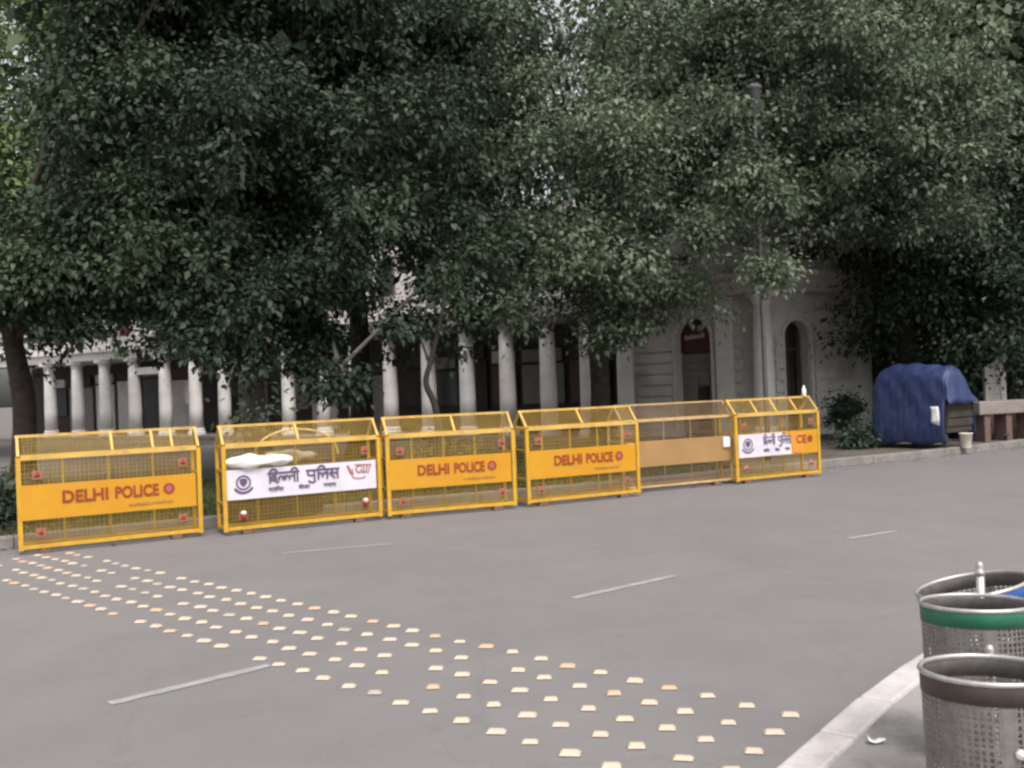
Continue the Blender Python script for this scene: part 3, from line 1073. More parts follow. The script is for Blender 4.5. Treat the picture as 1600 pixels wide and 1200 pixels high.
# arch surrounds
for F, q0, q1, zs, m in ((FL, a0, a1, 2.6, 'wall'), (FR, b0, b1_, 2.56, 'wall2')):
    mb = MB()
    cx, r = (q0 + q1) / 2, (q1 - q0) / 2
    pts = [F.pt(q0 - .06, .03, 0.3)] + [F.pt(cx + (r + .06) * math.cos(math.pi - math.pi * k / 12), .03, zs + (r + .06) * math.sin(math.pi * k / 12)) for k in range(13)] + [F.pt(q1 + .06, .03, 0.3)]
    mb.tube(pts, 0.055, 6)
    mb.build('arch_trim', m, pav)
# fills set back in the openings
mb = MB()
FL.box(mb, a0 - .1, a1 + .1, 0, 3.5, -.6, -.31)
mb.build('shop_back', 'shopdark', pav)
mb = MB()
FL.box(mb, a0 + .02, a1 - .02, .2, 2.25, -.28, -.24)
shf = mb.build('shutter', 'shutter', pav)
z = .25
while z < 2.1:
    mb = MB()
    FL.box(mb, a0 + .03, a1 - .03, z, z + .16, -.239, -.215)
    mb.build('slat', 'shutter', shf)
    z += .2
mb = MB()
FL.box(mb, a0 + .02, a1 - .02, 2.28, 3.05, -.28, -.2)
sg = mb.build('fanlight_sign', 'signred')
tag(sg, 'dark red sign filling the head of the arched shop opening', 'sign')
mb = MB()
for k in range(7):
    FL.box(mb, a0 + .16 + k * .09, a0 + .16 + k * .09 + random.uniform(.05, .075), 2.62 + k * .006, 2.72 + k * .006 + random.uniform(-.02, .03), -.2, -.19)
mb.build('lettering', 'signink', sg)
mb = MB()
FL.box(mb, a1 - .55, a1 - .26, .3, 1.4, -.214, -.15)
mb.build('dark_box', 'shopdark', pav)  # flat dark box standing just proud of the shutter slats
mb = MB()
FL.box(mb, a1 - .5, a1 - .2, 1.45, 1.75, -.214, -.17)
mb.build('notice', 'shutter', pav)
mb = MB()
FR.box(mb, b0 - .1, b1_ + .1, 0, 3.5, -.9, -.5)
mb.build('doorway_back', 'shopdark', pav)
mb = MB()
for uu in (b0 + .02, (b0 + b1_) / 2 - .02, b1_ - .08):
    FR.box(mb, uu, uu + .05, .2, 2.7, -.42, -.36)
FR.box(mb, b0 + .03, b1_ - .03, 2.2, 2.28, -.42, -.37)
mb.build('door_frame', 'frame', pav)
# pilasters and columns
for s, w in ((FL.s(1137), .48),):
    mb = MB()
    FL.box(mb, s - w / 2, s + w / 2, 0, TOPZ - .02, .003, .12)
    mb.build('pilaster', 'column', pav)
mb = MB()
FR.box(mb, FR.L - .46, FR.L + .04, 0, TOPZ - .02, .003, .16)
mb.build('pilaster', 'column', pav)
column(FL.pt(.17, .34), pav, .23, 0.15, TOPZ)
pc = Cc + Vector((-.02, -.34))
column(Vector((pc.x, pc.y, 0)), pav, .245, 0.15, TOPZ)
# entablature, cornice and upper storey, following both faces
for F, e0, e1, m in ((FL, -.1, .55, 'wall'), (FR, -.3, .3, 'wall2')):
    for z0, z1, d, nm in ((TOPZ, TOPZ + .34, .5, 'architrave'), (TOPZ + .34, TOPZ + .5, .68, 'cornice'), (TOPZ + .5, TOPZ + 1.2, .28, 'parapet'), (TOPZ + 1.2, TOPZ + 1.32, .4, 'coping'), (TOPZ + 1.32, 7.6, .05, 'upper_wall')):
        mb = MB()
        FF = F
        FF.box(mb, e0 - (0.002 if F is FR else 0), F.L + e1 * d + (0 if F is FL else 0), z0 + (.003 if F is FR else 0), z1 + (.003 if F is FR else 0) - .001, -.34, d)
        mb.build(nm, m, pav)
for F, ss in ((FL, (1.0, 2.8)), (FR, (.9, 2.3))):
    for s in ss:
        mb = MB()
        F.box(mb, s - .4, s + .4, 5.4, 7.0, .052, .09)
        wd = mb.build('window', 'frame', pav)
        for k in (-1, 1):
            mb = MB()
            F.box(mb, s + k * .19 - .16, s + k * .19 + .16, 5.5, 6.9, .092, .1)
            mb.build('pane', 'glassdark', wd)
# side/back volume
mb = MB()
mb.add([FL.pt(0, -.35, 0), FR.pt(FR.L, -.35, 0), FR.pt(FR.L, -9, 0), FL.pt(0, -9, 0), FL.pt(0, -.35, 7.5), FR.pt(FR.L, -.35, 7.5), FR.pt(FR.L, -9, 7.5), FL.pt(0, -9, 7.5)],
       [(4, 5, 6, 7), (1, 2, 6, 5), (2, 3, 7, 6), (3, 0, 4, 7)])
mb.build('rear_wall', 'wall2', pav)


def wall_sign(face, u0, u1, z0, z1, d, m, ink, label, letters):
    mb = MB()
    face.box(mb, u0, u1, z0, z1, d, d + .08)
    o = mb.build('shop_sign', m)
    tag(o, label, 'sign')
    mb = MB()
    w = (u1 - u0) * .84 / letters
    for k in range(letters):
        x = u0 + (u1 - u0) * .08 + k * w
        zc, hh = (z0 + z1) / 2, (z1 - z0) * .26
        face.box(mb, x, x + w * random.uniform(.18, .3), zc - hh, zc + hh, d + .08, d + .09)
        if random.random() < .7:
            face.box(mb, x + w * .32, x + w * .72, zc + hh * random.choice((-.9, -.1, .5)), zc + hh * .95, d + .08, d + .09)
    mb.build('lettering', ink, o)
    return o


wall_sign(FL, FL.s(1028), FL.s(1098), 4.25, 4.7, .29, 'signred', 'signink', 'red shop sign half hidden by leaves above the arched shop opening', 7)
wall_sign(FR, FR.s(1228), FR.s(1330), 4.4, 4.85, .29, 'signdark', 'signinkred', 'dark shop sign on the right face of the corner building', 8)

# long colonnade: columns follow a gently bent line from the pavilion to the far left
colo = empty('colonnade_building', (0, 0, 0))
tag(colo, 'long pale building with a row of white round columns behind the trees', 'building')
cols = [(920, 35.4), (857, 36.7), (793, 38.0), (730, 39.4), (670, 40.8), (610, 42.2), (556, 43.6), (505, 45.0), (450, 46.6), (400, 48.0), (350, 49.6), (305, 51.0), (258, 52.6), (210, 53.8), (164, 55.0), (121, 56.2), (78, 57.4), (32, 58.8), (-16, 60.2)]
cpos = []
for px, Z in cols:
    p = aty(px, 600, Z * KB)
    cpos.append(Vector((p.x, p.y, 0)))
for i, p in enumerate(cpos):
    column(p, colo, .255 if i < 11 else .275, .12, TOPZ if i < 11 else 3.45)
segs = [(18, 12, 3.45), (12, 10, 3.52), (10, 0, TOPZ)]
for si, (i0, i1, tz) in enumerate(segs):
    F = Face(cpos[i0], cpos[i1])
    e = .35
    for z0, z1, d0, d, nm, m in ((tz, tz + .34, -.32, .32, 'architrave', 'column'), (tz + .34, tz + .5, -.4, .48, 'cornice', 'column'), (tz + .5, tz + .95, -.25, .25, 'parapet', 'wall')):
        mb = MB()
        F.box(mb, -e * (si == 0), F.L + (.2 if si == 2 else 0), z0 + .002 * si, z1 - .001, d0, d)
        mb.build(nm, m, colo)
    # veranda ceiling, back wall with shopfronts, upper storey
    mb = MB()
    F.box(mb, -.6, F.L + .6, tz - .02 - .01 * si, tz + .12 - .01 * si, -3.0, -.33)
    mb.build('veranda_ceiling', 'wall2', colo)
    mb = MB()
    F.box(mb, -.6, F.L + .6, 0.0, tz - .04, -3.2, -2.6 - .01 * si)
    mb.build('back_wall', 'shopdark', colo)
    mb = MB()
    F.box(mb, -.6, F.L + .6, tz + .52, 7.2 - .01 * si, -4.4, -1.6 - .01 * si)
    mb.build('upper_wall', 'wall', colo)
    mb = MB()
    F.box(mb, -.6, F.L + .8, 0.0, .12 - .002 * si, -2.8, .8)
    mb.build('plinth', 'slab', colo)
    x = .6
    k = 0
    while x < F.L - .5:
        wdt = random.uniform(1.3, 2.0)
        z1 = random.uniform(2.2, 2.6)
        m = random.choice(['shutter', 'glassdark', 'shutter', 'wall2', 'shopdark', 'brick'])
        mb = MB()
        F.box(mb, x, x + wdt - .25, .2 if random.random() < .6 else 1.0, z1, -2.59, -2.5)
        sf = mb.build('shopfront', m, colo)
        mb = MB()
        F.box(mb, x + .05, x + wdt - .3, z1 + .1, z1 + .5, -2.59, -2.46)
        mb.build('fascia', random.choice(['shutter', 'signdark', 'wall', 'shopdark', 'signred']), colo)
        x += wdt
    s = 1.5
    while s < F.L:
        mb = MB()
        F.box(mb, s - .42, s + .42, 5.0, 6.4, -1.6, -1.52)
        wd = mb.build('window', 'frame', colo)
        for q in (-1, 1):
            mb = MB()
            F.box(mb, s + q * .2 - .17, s + q * .2 + .17, 5.1, 6.3, -1.515, -1.5)
            mb.build('pane', 'glassdark', wd)
        s += 2.1
# the lintel in the last bay of the left portico and a light panel beside it
F = Face(cpos[18], cpos[12])
mb = MB()
sA, sB = F.s(212), F.s(256)
F.box(mb, sA, sB, 2.72, 3.02, -.08, .08)
mb.build('lintel', 'column', colo)
sA, sB = F.s(148), F.s(206)
wall_sign(F, sA, sB, 4.25, 4.8, .06, 'signred', 'signink', 'small pinkish shop sign above the columns at far left', 5)
F2 = Face(cpos[12], cpos[10])
mb = MB()
F2.box(mb, F2.s(264), F2.s(290), 1.4, 2.4, -.8, -.75)
wp = mb.build('hanging_panel', 'column')
tag(wp, 'plain white panel between columns at left behind the first barrier', 'panel')

# ------------------------------------------------------------------ street furniture on the far side
# blue tarpaulin over a stall
tz0 = 0.115
stall = empty('covered_stall', (0, 0, 0))
tag(stall, 'stall covered with a blue tarpaulin on the far pavement', 'stall')
kq = aty(1478, 700, 17.6)
KX, KY = kq.x, kq.y
SE1, SE2 = Vector((.80, .60, 0)), Vector((-.60, .80, 0))      # along the short end, along the long side


def sp_(a, b, z):
    p = Vector((KX, KY, 0)) + SE1 * a + SE2 * b
    return Vector((p.x, p.y, tz0 + z))


LN, SW = 1.5, 1.2
r3 = np.random.default_rng(11)
ph = r3.uniform(0, 6.28, 12)
# cross-section of the tarp over the load: long side (hem at the ground), rounded top, sloping far side
prof = [(.0, .10), (-.03, .35), (.0, .7), (.02, 1.0), (.05, 1.3), (.12, 1.46), (.24, 1.55), (.4, 1.58), (.55, 1.55), (.68, 1.45), (.8, 1.28), (.93, 1.08), (1.04, .94), (1.07, .8), (1.09, .5), (1.1, .15)]
fine = smooth_path([(x, z, 0) for x, z in prof], 3)
NB = 30
mb = MB()
rows = []
for i in range(NB + 1):
    t = i / NB
    row = []
    for j, q in enumerate(fine):
        x, z = q.x, q.y
        e = max(0.0, (t - .86) / .14)
        k = math.sqrt(max(0.0, 1 - e * e * .6))
        f = max(0.0, (.1 - t) / .1)
        zz = z * (.6 + .4 * k) if z > .5 else z
        zz -= .06 * f * f if z > 1.0 else 0
        xx = .55 + (x - .55) * (.82 + .18 * k)
        sag = -.03 * math.sin(t * math.pi * 2.2 + .4) if z > 1.4 else 0
        w = .010 * math.sin(9 * t + 6 * z + ph[0]) + .007 * math.sin(25 * t - 9 * z + ph[1]) + .008 * math.sin(47 * t + 14 * z + x * 9 + ph[2]) + .006 * math.sin(70 * t - 31 * x + ph[3]) + .022 * (abs(math.sin(6 * t + 3.5 * z + ph[7])) ** 10) - .014 * (abs(math.sin(13 * t - 6 * z + ph[8])) ** 10)
        hem = .03 * math.sin(13 * t + ph[4]) if j in (0, len(fine) - 1) else 0
        row.append(sp_(xx + w * (1 if z < 1.3 else .3), t * LN, zz + sag + (w if z > 1.2 else 0) + hem))
    rows.append(row)
nf = len(fine)
for row in rows:
    mb.v += [tuple(p) for p in row]
mb.f += [(i * nf + j, i * nf + j + 1, (i + 1) * nf + j + 1, (i + 1) * nf + j) for i in range(NB) for j in range(nf - 1)]
mb.f.append(tuple(NB * nf + j for j in range(nf)))
# end sheet: hangs from the top edge of the first rib down to a hem at 0.9 m
top = [j for j in range(nf) if fine[j].y > .86]
cols_ = []
for j in top:
    p = rows[0][j]
    x = fine[j].x
    c = []
    for k in range(7):
        q = k / 6
        z = (p.z - tz0) * (1 - q) + .84 * q
        w = .02 * math.sin(x * 16 + q * 3 + ph[5]) * q + .008 * math.sin(x * 40 + ph[6] + q * 5) * q
        xx = fine[j].x + (.02 * q if x > .6 else 0)
        c.append(sp_(xx, -.02 - .10 * q + w, z + .012 * math.sin(x * 9) * q))
    c[0] = p
    cols_.append(c)
o_ = len(mb.v)
for c in cols_:
    mb.v += [tuple(p) for p in c]
mb.f += [(o_ + i * 7 + k, o_ + i * 7 + k + 1, o_ + (i + 1) * 7 + k + 1, o_ + (i + 1) * 7 + k) for i in range(len(cols_) - 1) for k in range(6)]
tp = mb.build('tarpaulin', 'tarp', stall, True)
so = tp.modifiers.new('s', 'SOLIDIFY')
so.thickness = 0.006
MB().frame_box((KX, KY, tz0), SE1, SE2, (0, 0, 1), (.09, .02, .3), (1.0, LN - .25, .95)).build('cart_body', 'wood', stall, bevel=.01)
for z in (.42, .58, .74):
    MB().frame_box((KX, KY, tz0), SE1, SE2, (0, 0, 1), (.1, -.005, z), (.99, .018, z + .13)).build('board', 'wood', stall, bevel=.006)
for uu in (.16, .92):
    for dd in (.1, LN - .35):
        MB().frame_box((KX, KY, tz0), SE1, SE2, (0, 0, 1), (uu - .04, dd - .04, -.01), (uu + .04, dd + .04, .3)).build('leg', 'wood', stall)
# sheet of paper fixed to the tarp
mb = MB()
P = []
for i in range(5):
    for j in range(7):
        P.append(sp_(-.06 + .010 * math.sin(i * 1.4 + j * .8), .24 - .16 * i / 4 - .012 * j / 6, .80 - .30 * j / 6 - (.015 * i if j == 6 else 0)))
mb.add(P, [(i * 7 + j, i * 7 + j + 1, (i + 1) * 7 + j + 1, (i + 1) * 7 + j) for i in range(4) for j in range(6)])
pp = mb.build('paper_sheet', 'paper', None, True)
so = pp.modifiers.new('s', 'SOLIDIFY')
so.thickness = .002
tag(pp, 'white sheet of paper fixed to the blue tarpaulin', 'paper')
# bucket
bq = aty(1510, 708, 17.85)
bk = MB().lathe([(.085, 0), (.09, .01), (.115, .26), (.125, .265), (.125, .28), (.108, .28), (.085, .03)], 18).build('bucket', 'bucket', None, True)
bk.location = (bq.x, bq.y, 0.116)
MB().tube(smooth_path([(.118 * math.cos(R(a)), .03 * math.sin(R(a)), .27 - .1 * math.sin(R(a))) for a in range(0, 181, 30)], 3), .004, 6).build('handle', 'steel', bk)
tag(bk, 'cream plastic bucket standing at the right end of the covered stall', 'bucket')
# low stone bench to the right
SB = Face((aty(1533, 690, 19.0).x, 19.0), (aty(1760, 690, 20.3).x, 20.3))
bench = empty('stone_bench', (0, 0, 0))
tag(bench, 'low stone slab bench on brick piers right of the covered stall', 'bench')
mb = MB()
SB.box(mb, 0, SB.L, .66, .92, -.42, 0)
mb.build('seat_slab', 'slab', bench, bevel=.02)
for uu in (.16, .72, 1.3, 1.9, 2.5):
    mb = MB()
    SB.box(mb, uu, uu + .15, .1, .659, -.36, -.05)
    mb.build('pier', 'brick', bench, bevel=.01)
mb = MB()
SB.box(mb, 0, SB.L, .1, .62, -.9, -.86)
mb.build('rear_panel', 'brick', bench)
# pale slanted stone slab standing behind it
SS = Face((aty(1541, 640, 20.6).x, 20.6), (aty(1573, 640, 20.6).x, 20.6))
mb = MB()
mb.add([SS.pt(0, 0, .1), SS.pt(SS.L, 0, .1), SS.pt(SS.L, 0, 1.92), SS.pt(SS.L * .72, 0, 1.86), SS.pt(SS.L * .5, 0, 1.7), SS.pt(0, 0, 1.6),
        SS.pt(0, -.1, .1), SS.pt(SS.L, -.1, .1), SS.pt(SS.L, -.1, 1.92), SS.pt(SS.L * .72, -.1, 1.86), SS.pt(SS.L * .5, -.1, 1.7), SS.pt(0, -.1, 1.6)],
       [(0, 1, 2, 3, 4, 5), (11, 10, 9, 8, 7, 6), (0, 6, 7, 1), (1, 7, 8, 2), (2, 8, 9, 3), (3, 9, 10, 4), (4, 10, 11, 5), (5, 11, 6, 0)])
slb = mb.build('stone_slab', 'wall', None)
tag(slb, 'broken pale stone slab standing upright behind the bench at right', 'stone slab')
MB().frame_box(SS.p0, SS.u, SS.n, (0, 0, 1), (SS.L - .12, .002, .1), (SS.L - .01, .04, 2.02)).build('edge_strip', 'column', slb)

# lamp post rising through the leaves
lp = aty(1188, 400, 16.85)
post = empty('lamp_post', (lp.x, lp.y, 0))
tag(post, 'tall grey lamp post with a cylindrical head among the leaves', 'lamp post')
MB().tube([(0, 0, 0), (0, 0, 1.2), (-.0, 0, 6.15)], [.055, .045, .035], 12).build('pole', 'pole', post, True)
MB().lathe([(.06, 6.15), (.11, 6.2), (.11, 6.62), (.13, 6.64), (.13, 6.69), (.04, 6.74)], 16).build('lamp_head', 'pole', post, True)


# ------------------------------------------------------------------ vegetation
def leaf_cloud(centers, per, sigma, size, m, name, parent, squash=0.75, droop=0.5, seed=0):
    r = np.random.default_rng(seed)
    k = len(centers)
    sig = sigma * r.uniform(.65, 1.35, k)
    cen = np.repeat(np.asarray(centers), per, 0)
    sg_ = np.repeat(sig, per)[:, None]
    N = len(cen)
    off = r.normal(0, 1, (N, 3)) * sg_
    off[:, 2] *= squash
    p = cen + off
    # leaf axis: outward from the clump, drooping
    ax = off / (np.linalg.norm(off, axis=1, keepdims=True) + 1e-6) + r.normal(0, .6, (N, 3))
    ax[:, 2] -= droop
    ax /= np.linalg.norm(ax, axis=1, keepdims=True) + 1e-9
    nr = r.normal(0, .36, (N, 3)) + np.repeat(r.normal(0, .22, (k, 3)), per, 0) + np.array([0, -.2, .75])
    sd = np.cross(ax, nr)
    sd /= np.linalg.norm(sd, axis=1, keepdims=True) + 1e-9
    nn = np.cross(sd, ax)
    L = (size * r.uniform(.5, 1.45, N))[:, None]
    W = L * r.uniform(.24, .36, N)[:, None]
    base = p
    tip = p + ax * L - np.array([0, 0, 1]) * L * .12
    lft = p + ax * L * .42 + sd * W + nn * L * .07
    rgt = p + ax * L * .42 - sd * W + nn * L * .07
    co = np.stack([base, lft, tip, rgt], 1).reshape(-1, 3)
    idx = (np.arange(N) * 4)[:, None]
    tris = np.concatenate([idx + np.array([0, 2, 1]), idx + np.array([0, 3, 2])], 1).reshape(-1)
    me = bpy.data.meshes.new(name)
    me.vertices.add(N * 4)
    me.vertices.foreach_set('co', co.reshape(-1).astype(np.float32))
    me.loops.add(N * 6)
    me.loops.foreach_set('vertex_index', tris.astype(np.int32))
    me.polygons.add(N * 2)
    me.polygons.foreach_set('loop_start', np.arange(0, N * 6, 3, dtype=np.int32))
    bs = np.repeat(r.beta(1.0, 1.4, k // 9 + 1), 9)[:k]
    sh = np.clip(np.repeat(bs * .62 + r.beta(2, 2, k) * .22, per) + r.beta(2, 3, N) * .24, 0, 1)
    a = me.attributes.new('shade', 'FLOAT', 'POINT')
    a.data.foreach_set('value', np.repeat(sh, 4).astype(np.float32))
    me.materials.append(MT[m])
    me.update(calc_edges=True)
    return link(name, me, parent)


def crown_points(ells, n, r, shell=0.55, bough=9):
    """clump centres in a union of ellipsoids: boughs near the outside, each a flattened dome of clumps"""
    vol = np.array([e[1][0] * e[1][1] * e[1][2] for e in ells]) ** .75
    cnt = np.maximum(bough, (n * vol / vol.sum()).astype(int))
    out = []
    for (c, s), k in zip(ells, cnt):
        nb = max(1, k // bough)
        d = r.normal(0, 1, (nb, 3))
        d /= np.linalg.norm(d, axis=1, keepdims=True)
        rad = r.uniform(shell, 1.0, nb) ** .7
        lump = 1 + .16 * np.sin(d[:, 0] * 7 + c[0]) * np.sin(d[:, 2] * 6 + c[2])
        bc = np.asarray(c) + d * (rad * lump)[:, None] * np.asarray(s)
        size = min(s) * .30 * r.uniform(.7, 1.35, nb)
        o = r.normal(0, 1, (nb, bough, 3)) * np.array([1, 1, .38]) + d[:, None, :] * .35
        rr = np.linalg.norm(o[:, :, :2], axis=2)
        o[:, :, 2] -= .32 * rr ** 1.5
        out.append((bc[:, None, :] + o * size[:, None, None]).reshape(-1, 3))
    return np.concatenate(out)


def tree(base, top, r0, ells, nclump, per, sigma, leaf, lmat, bark, label, seed, limbs=16, lean=(0, 0), cat='tree', group='leafy trees behind the barriers', name='leafy_tree', shell=.5, droop=.5, high=None):
    r = np.random.default_rng(seed)
    root = empty(name, (base[0], base[1], 0))
    tag(root, label, cat, group)
    b = Vector((base[0], base[1], 0))
    T = Vector((base[0] + lean[0], base[1] + lean[1], top))
    path = smooth_path([b, b.lerp(T, .33) + Vector((r.normal(0, .08), r.normal(0, .08), 0)), b.lerp(T, .66) + Vector((r.normal(0, .1), r.normal(0, .1), 0)), T], 5)
    n = len(path)
    rad = [r0 * (1.35 if i == 0 else 1.12 if i == 1 else 1 - .4 * i / n) for i in range(n)]
    mb = MB()
    mb.tube([p - b for p in path], rad, 12)
    # flutes and bumps
    mb.v = [(x * (1 + .07 * math.sin(5 * math.atan2(y, x) + z * 1.5) + r.normal(0, .012)), y * (1 + .07 * math.sin(4 * math.atan2(y, x) - z)), z) for x, y, z in mb.v]
    mb.build('trunk', bark, root, True)
    cen = crown_points(ells, nclump, r, shell)
    pick = cen[r.choice(len(cen), limbs * 3, replace=False)]
    mb = MB()
    tips = []
    for i in range(limbs):
        tgt = Vector(pick[i])
        st_ = path[int(n * r.uniform(.55, .98))]
        mid = st_.lerp(tgt, .45) + Vector((r.normal(0, .15), r.normal(0, .15), .25 + r.uniform(0, .4)))
        lp_ = smooth_path([st_, mid, tgt], 5)
        k = len(lp_)
        mb.tube([p - b for p in lp_], [r0 * (.42 - .36 * j / k) * r.uniform(.8, 1.0) for j in range(k)], 7)
        tips.append(lp_)
    for i in range(limbs * 2):
        tgt = Vector(pick[limbs + i])
        lp0 = min(tips, key=lambda q: (q[-3] - tgt).length)
        st_ = lp0[int(len(lp0) * r.uniform(.4, .9))]
        lp_ = smooth_path([st_, st_.lerp(tgt, .5) + Vector((r.normal(0, .1), r.normal(0, .1), .12)), tgt], 4)
        k = len(lp_)
        mb.tube([p - b for p in lp_], [max(.008, r0 * (.13 - .1 * j / k)) for j in range(k)], 5)
    mb.build('branches', bark, root, True)
    if high:  # canopy added above the view to shade what lies below
        hc = crown_points(high, 170, r, .2)
        leaf_cloud(hc - np.array([b.x, b.y, 0]), 45, .5, .34, lmat, 'shading_crown', root, seed=seed + 300)
    cr = leaf_cloud(cen - np.array([b.x, b.y, 0]), per, sigma, leaf, lmat, 'crown', root, droop=droop, seed=seed + 100)
    return root


def E(px, py, Y, sx, sy, sz):
    """ellipsoid whose centre sits on the ray through a picture point at depth Y"""
    p = aty(px, py, Y)
    return ((p.x, p.y, p.z), (sx, sy, sz))


def base_at(px, Y):
    p = aty(px, 640, Y)
    return (p.x, p.y)


# left tree
tree(base_at(30, 17.5), 4.6, .23, [E(235, 250, 16.5, 1.35, 2.0, 2.0), E(-70, 400, 16.5, 1.7, 1.6, 1.0), E(265, 40, 16.5, 1.1, 2.0, 1.8), E(-40, 450, 15.8, .8, 1.0, .5), E(250, 350, 16, 1.4, 1.4, 1.2), E(75, 405, 16.2, 1.3, 1.2, .75)],
     900, 100, .18, .105, 'leaf_a', 'bark', 'leafy tree with a thick brown trunk at the far left', 21, limbs=18, high=[((-5.6, 18, 10.8), (2.2, 3, 1.8))])
# centre-left, the darkest and lowest crown
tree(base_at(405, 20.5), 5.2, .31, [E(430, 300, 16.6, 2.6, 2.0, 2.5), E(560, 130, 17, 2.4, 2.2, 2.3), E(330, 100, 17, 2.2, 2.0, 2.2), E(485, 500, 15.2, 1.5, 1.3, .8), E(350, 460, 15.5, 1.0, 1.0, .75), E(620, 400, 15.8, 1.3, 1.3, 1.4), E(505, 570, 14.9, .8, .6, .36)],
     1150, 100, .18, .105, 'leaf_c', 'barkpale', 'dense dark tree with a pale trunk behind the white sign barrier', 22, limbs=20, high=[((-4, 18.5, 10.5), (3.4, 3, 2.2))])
# centre tree
tree(base_at(936, 24), 5.0, .27, [E(800, 200, 18.5, 2.2, 2.0, 2.6), E(960, 250, 18.2, 2.2, 2.0, 2.4), E(1090, 140, 19, 2.2, 2.0, 2.4), E(900, 420, 17.6, 1.7, 1.3, .8), E(1080, 330, 18.2, 1.0, 1.0, .8), E(770, 380, 17.8, 1.0, 1.0, 1.0), E(700, 60, 19, 1.6, 1.8, 1.8), E(1180, 255, 15.9, .75, .4, .7), E(1150, 370, 16.0, .6, .4, .5), E(1190, 330, 15.9, .4, .3, .6), E(1182, 300, 15.8, .3, .3, .7), E(1192, 400, 15.8, .35, .3, .4), E(1180, 210, 15.9, .3, .3, .3), E(925, 490, 17.4, .9, .8, .5), E(1080, 420, 17.6, .9, .7, .4), E(770, 455, 17.2, 1.0, .8, .4)],
     1150, 92, .19, .098, 'leaf_b', 'bark', 'grey green tree in the centre with a slim brown trunk', 23, limbs=22, shell=.45)
# right tree: light clumps over a dark underside
tree(base_at(1440, 22.5), 5.6, .3, [E(1300, 160, 18.6, 2.4, 2.0, 2.2), E(1420, 220, 18.4, 1.5, 1.5, 1.4), E(1260, 20, 19, 2.4, 2, 1.6), E(1200, 230, 19.2, 1.1, 1.1, 1.2)],
     640, 96, .19, .098, 'leaf_b', 'barkdark', 'tree with pale leaf clumps right of the lamp post', 24, limbs=16, lean=(-1.2, -1.0))
# far right dark tree
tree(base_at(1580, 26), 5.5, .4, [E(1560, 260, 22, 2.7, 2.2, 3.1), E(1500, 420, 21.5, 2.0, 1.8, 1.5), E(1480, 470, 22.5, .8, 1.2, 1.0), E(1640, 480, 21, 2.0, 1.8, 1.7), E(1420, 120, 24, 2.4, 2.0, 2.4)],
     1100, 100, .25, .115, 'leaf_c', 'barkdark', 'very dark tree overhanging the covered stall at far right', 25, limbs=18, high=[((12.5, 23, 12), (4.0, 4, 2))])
# trees further back that close the canopy
tree(base_at(-70, 34), 6, .35, [E(10, 110, 33, 3.0, 3, 4.0), E(-60, 260, 32, 2.6, 2.5, 2.6)], 560, 80, .36, .2, 'leaf_d', 'bark', 'bright yellow green tree far behind at the top left', 26, limbs=10)
tree(base_at(560, 23), 6, .3, [E(540, 110, 23, 3.3, 1.8, 3.8), E(720, 220, 23, 2.8, 1.6, 2.7), E(330, 180, 23, 3.2, 1.8, 3.5)], 640, 56, .36, .22, 'leaf_c', 'barkdark', 'tall dark tree in the back row, filling behind the centre left', 27, limbs=12)
tree(base_at(1386, 24), 6, .26, [E(1060, 80, 21.8, 2.2, 1.5, 2.4), E(1180, 30, 21.8, 2.8, 1.5, 2.8), E(1320, 160, 21.0, 1.8, 1.0, 1.6), E(1420, 40, 23, 2.8, 2, 2.8), E(1250, 240, 20.6, .9, .6, .5)], 640, 56, .33, .2, 'leaf_b', 'barkdark', 'tall tree in the back row beside the corner building', 28, limbs=14)
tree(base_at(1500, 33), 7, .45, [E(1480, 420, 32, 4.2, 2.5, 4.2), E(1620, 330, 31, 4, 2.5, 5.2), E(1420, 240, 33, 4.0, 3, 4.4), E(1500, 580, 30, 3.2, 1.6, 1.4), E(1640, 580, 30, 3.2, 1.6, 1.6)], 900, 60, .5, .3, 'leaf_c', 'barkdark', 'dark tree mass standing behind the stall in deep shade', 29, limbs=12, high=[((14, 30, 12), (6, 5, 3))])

tree(base_at(-130, 30), 6, .3, [E(110, 440, 31, 3.6, 1.8, 1.5), E(-60, 400, 30, 3.0, 2.2, 2.4), E(240, 420, 32, 2.4, 1.6, 1.6)], 420, 70, .32, .2, 'leaf_c', 'barkdark', 'dark tree added to shade the left end of the colonnade', 30, limbs=10)  # added tree: keeps sky light off the left columns, covers the upper wall

# thin forked sapling in front of the columns
sp = empty('sapling', (*base_at(684, 14.8), 0))
tag(sp, 'thin dark forked sapling rising behind the third barrier', 'sapling')
bx0, by0 = base_at(684, 14.8)


def spt(px, py):
    p = aty(px, py, 14.8)
    return Vector((p.x - bx0, p.y - by0, p.z))


MB().tube(smooth_path([Vector((0.02, 0, 0.05)), spt(682, 645), spt(666, 600), spt(672, 568), spt(684, 520), spt(692, 480), spt(697, 420)], 5), [.058 - .0011 * i for i in range(31)], 8).build('trunk', 'barkdark', sp, True)
MB().tube(smooth_path([spt(672, 572), spt(664, 548), spt(656, 526), spt(650, 500)], 5), [.026 - .0009 * i for i in range(16)], 7).build('branch', 'barkdark', sp, True)
rs = np.random.default_rng(41)
cl = [np.array(spt(x, y)) for x, y in ((697, 430), (690, 470), (650, 505), (705, 455), (655, 520), (712, 440), (735, 470), (760, 480), (800, 470), (720, 490))]
leaf_cloud(np.array(cl), 34, .14, .11, 'leaf_a', 'leaves', sp, seed=42)


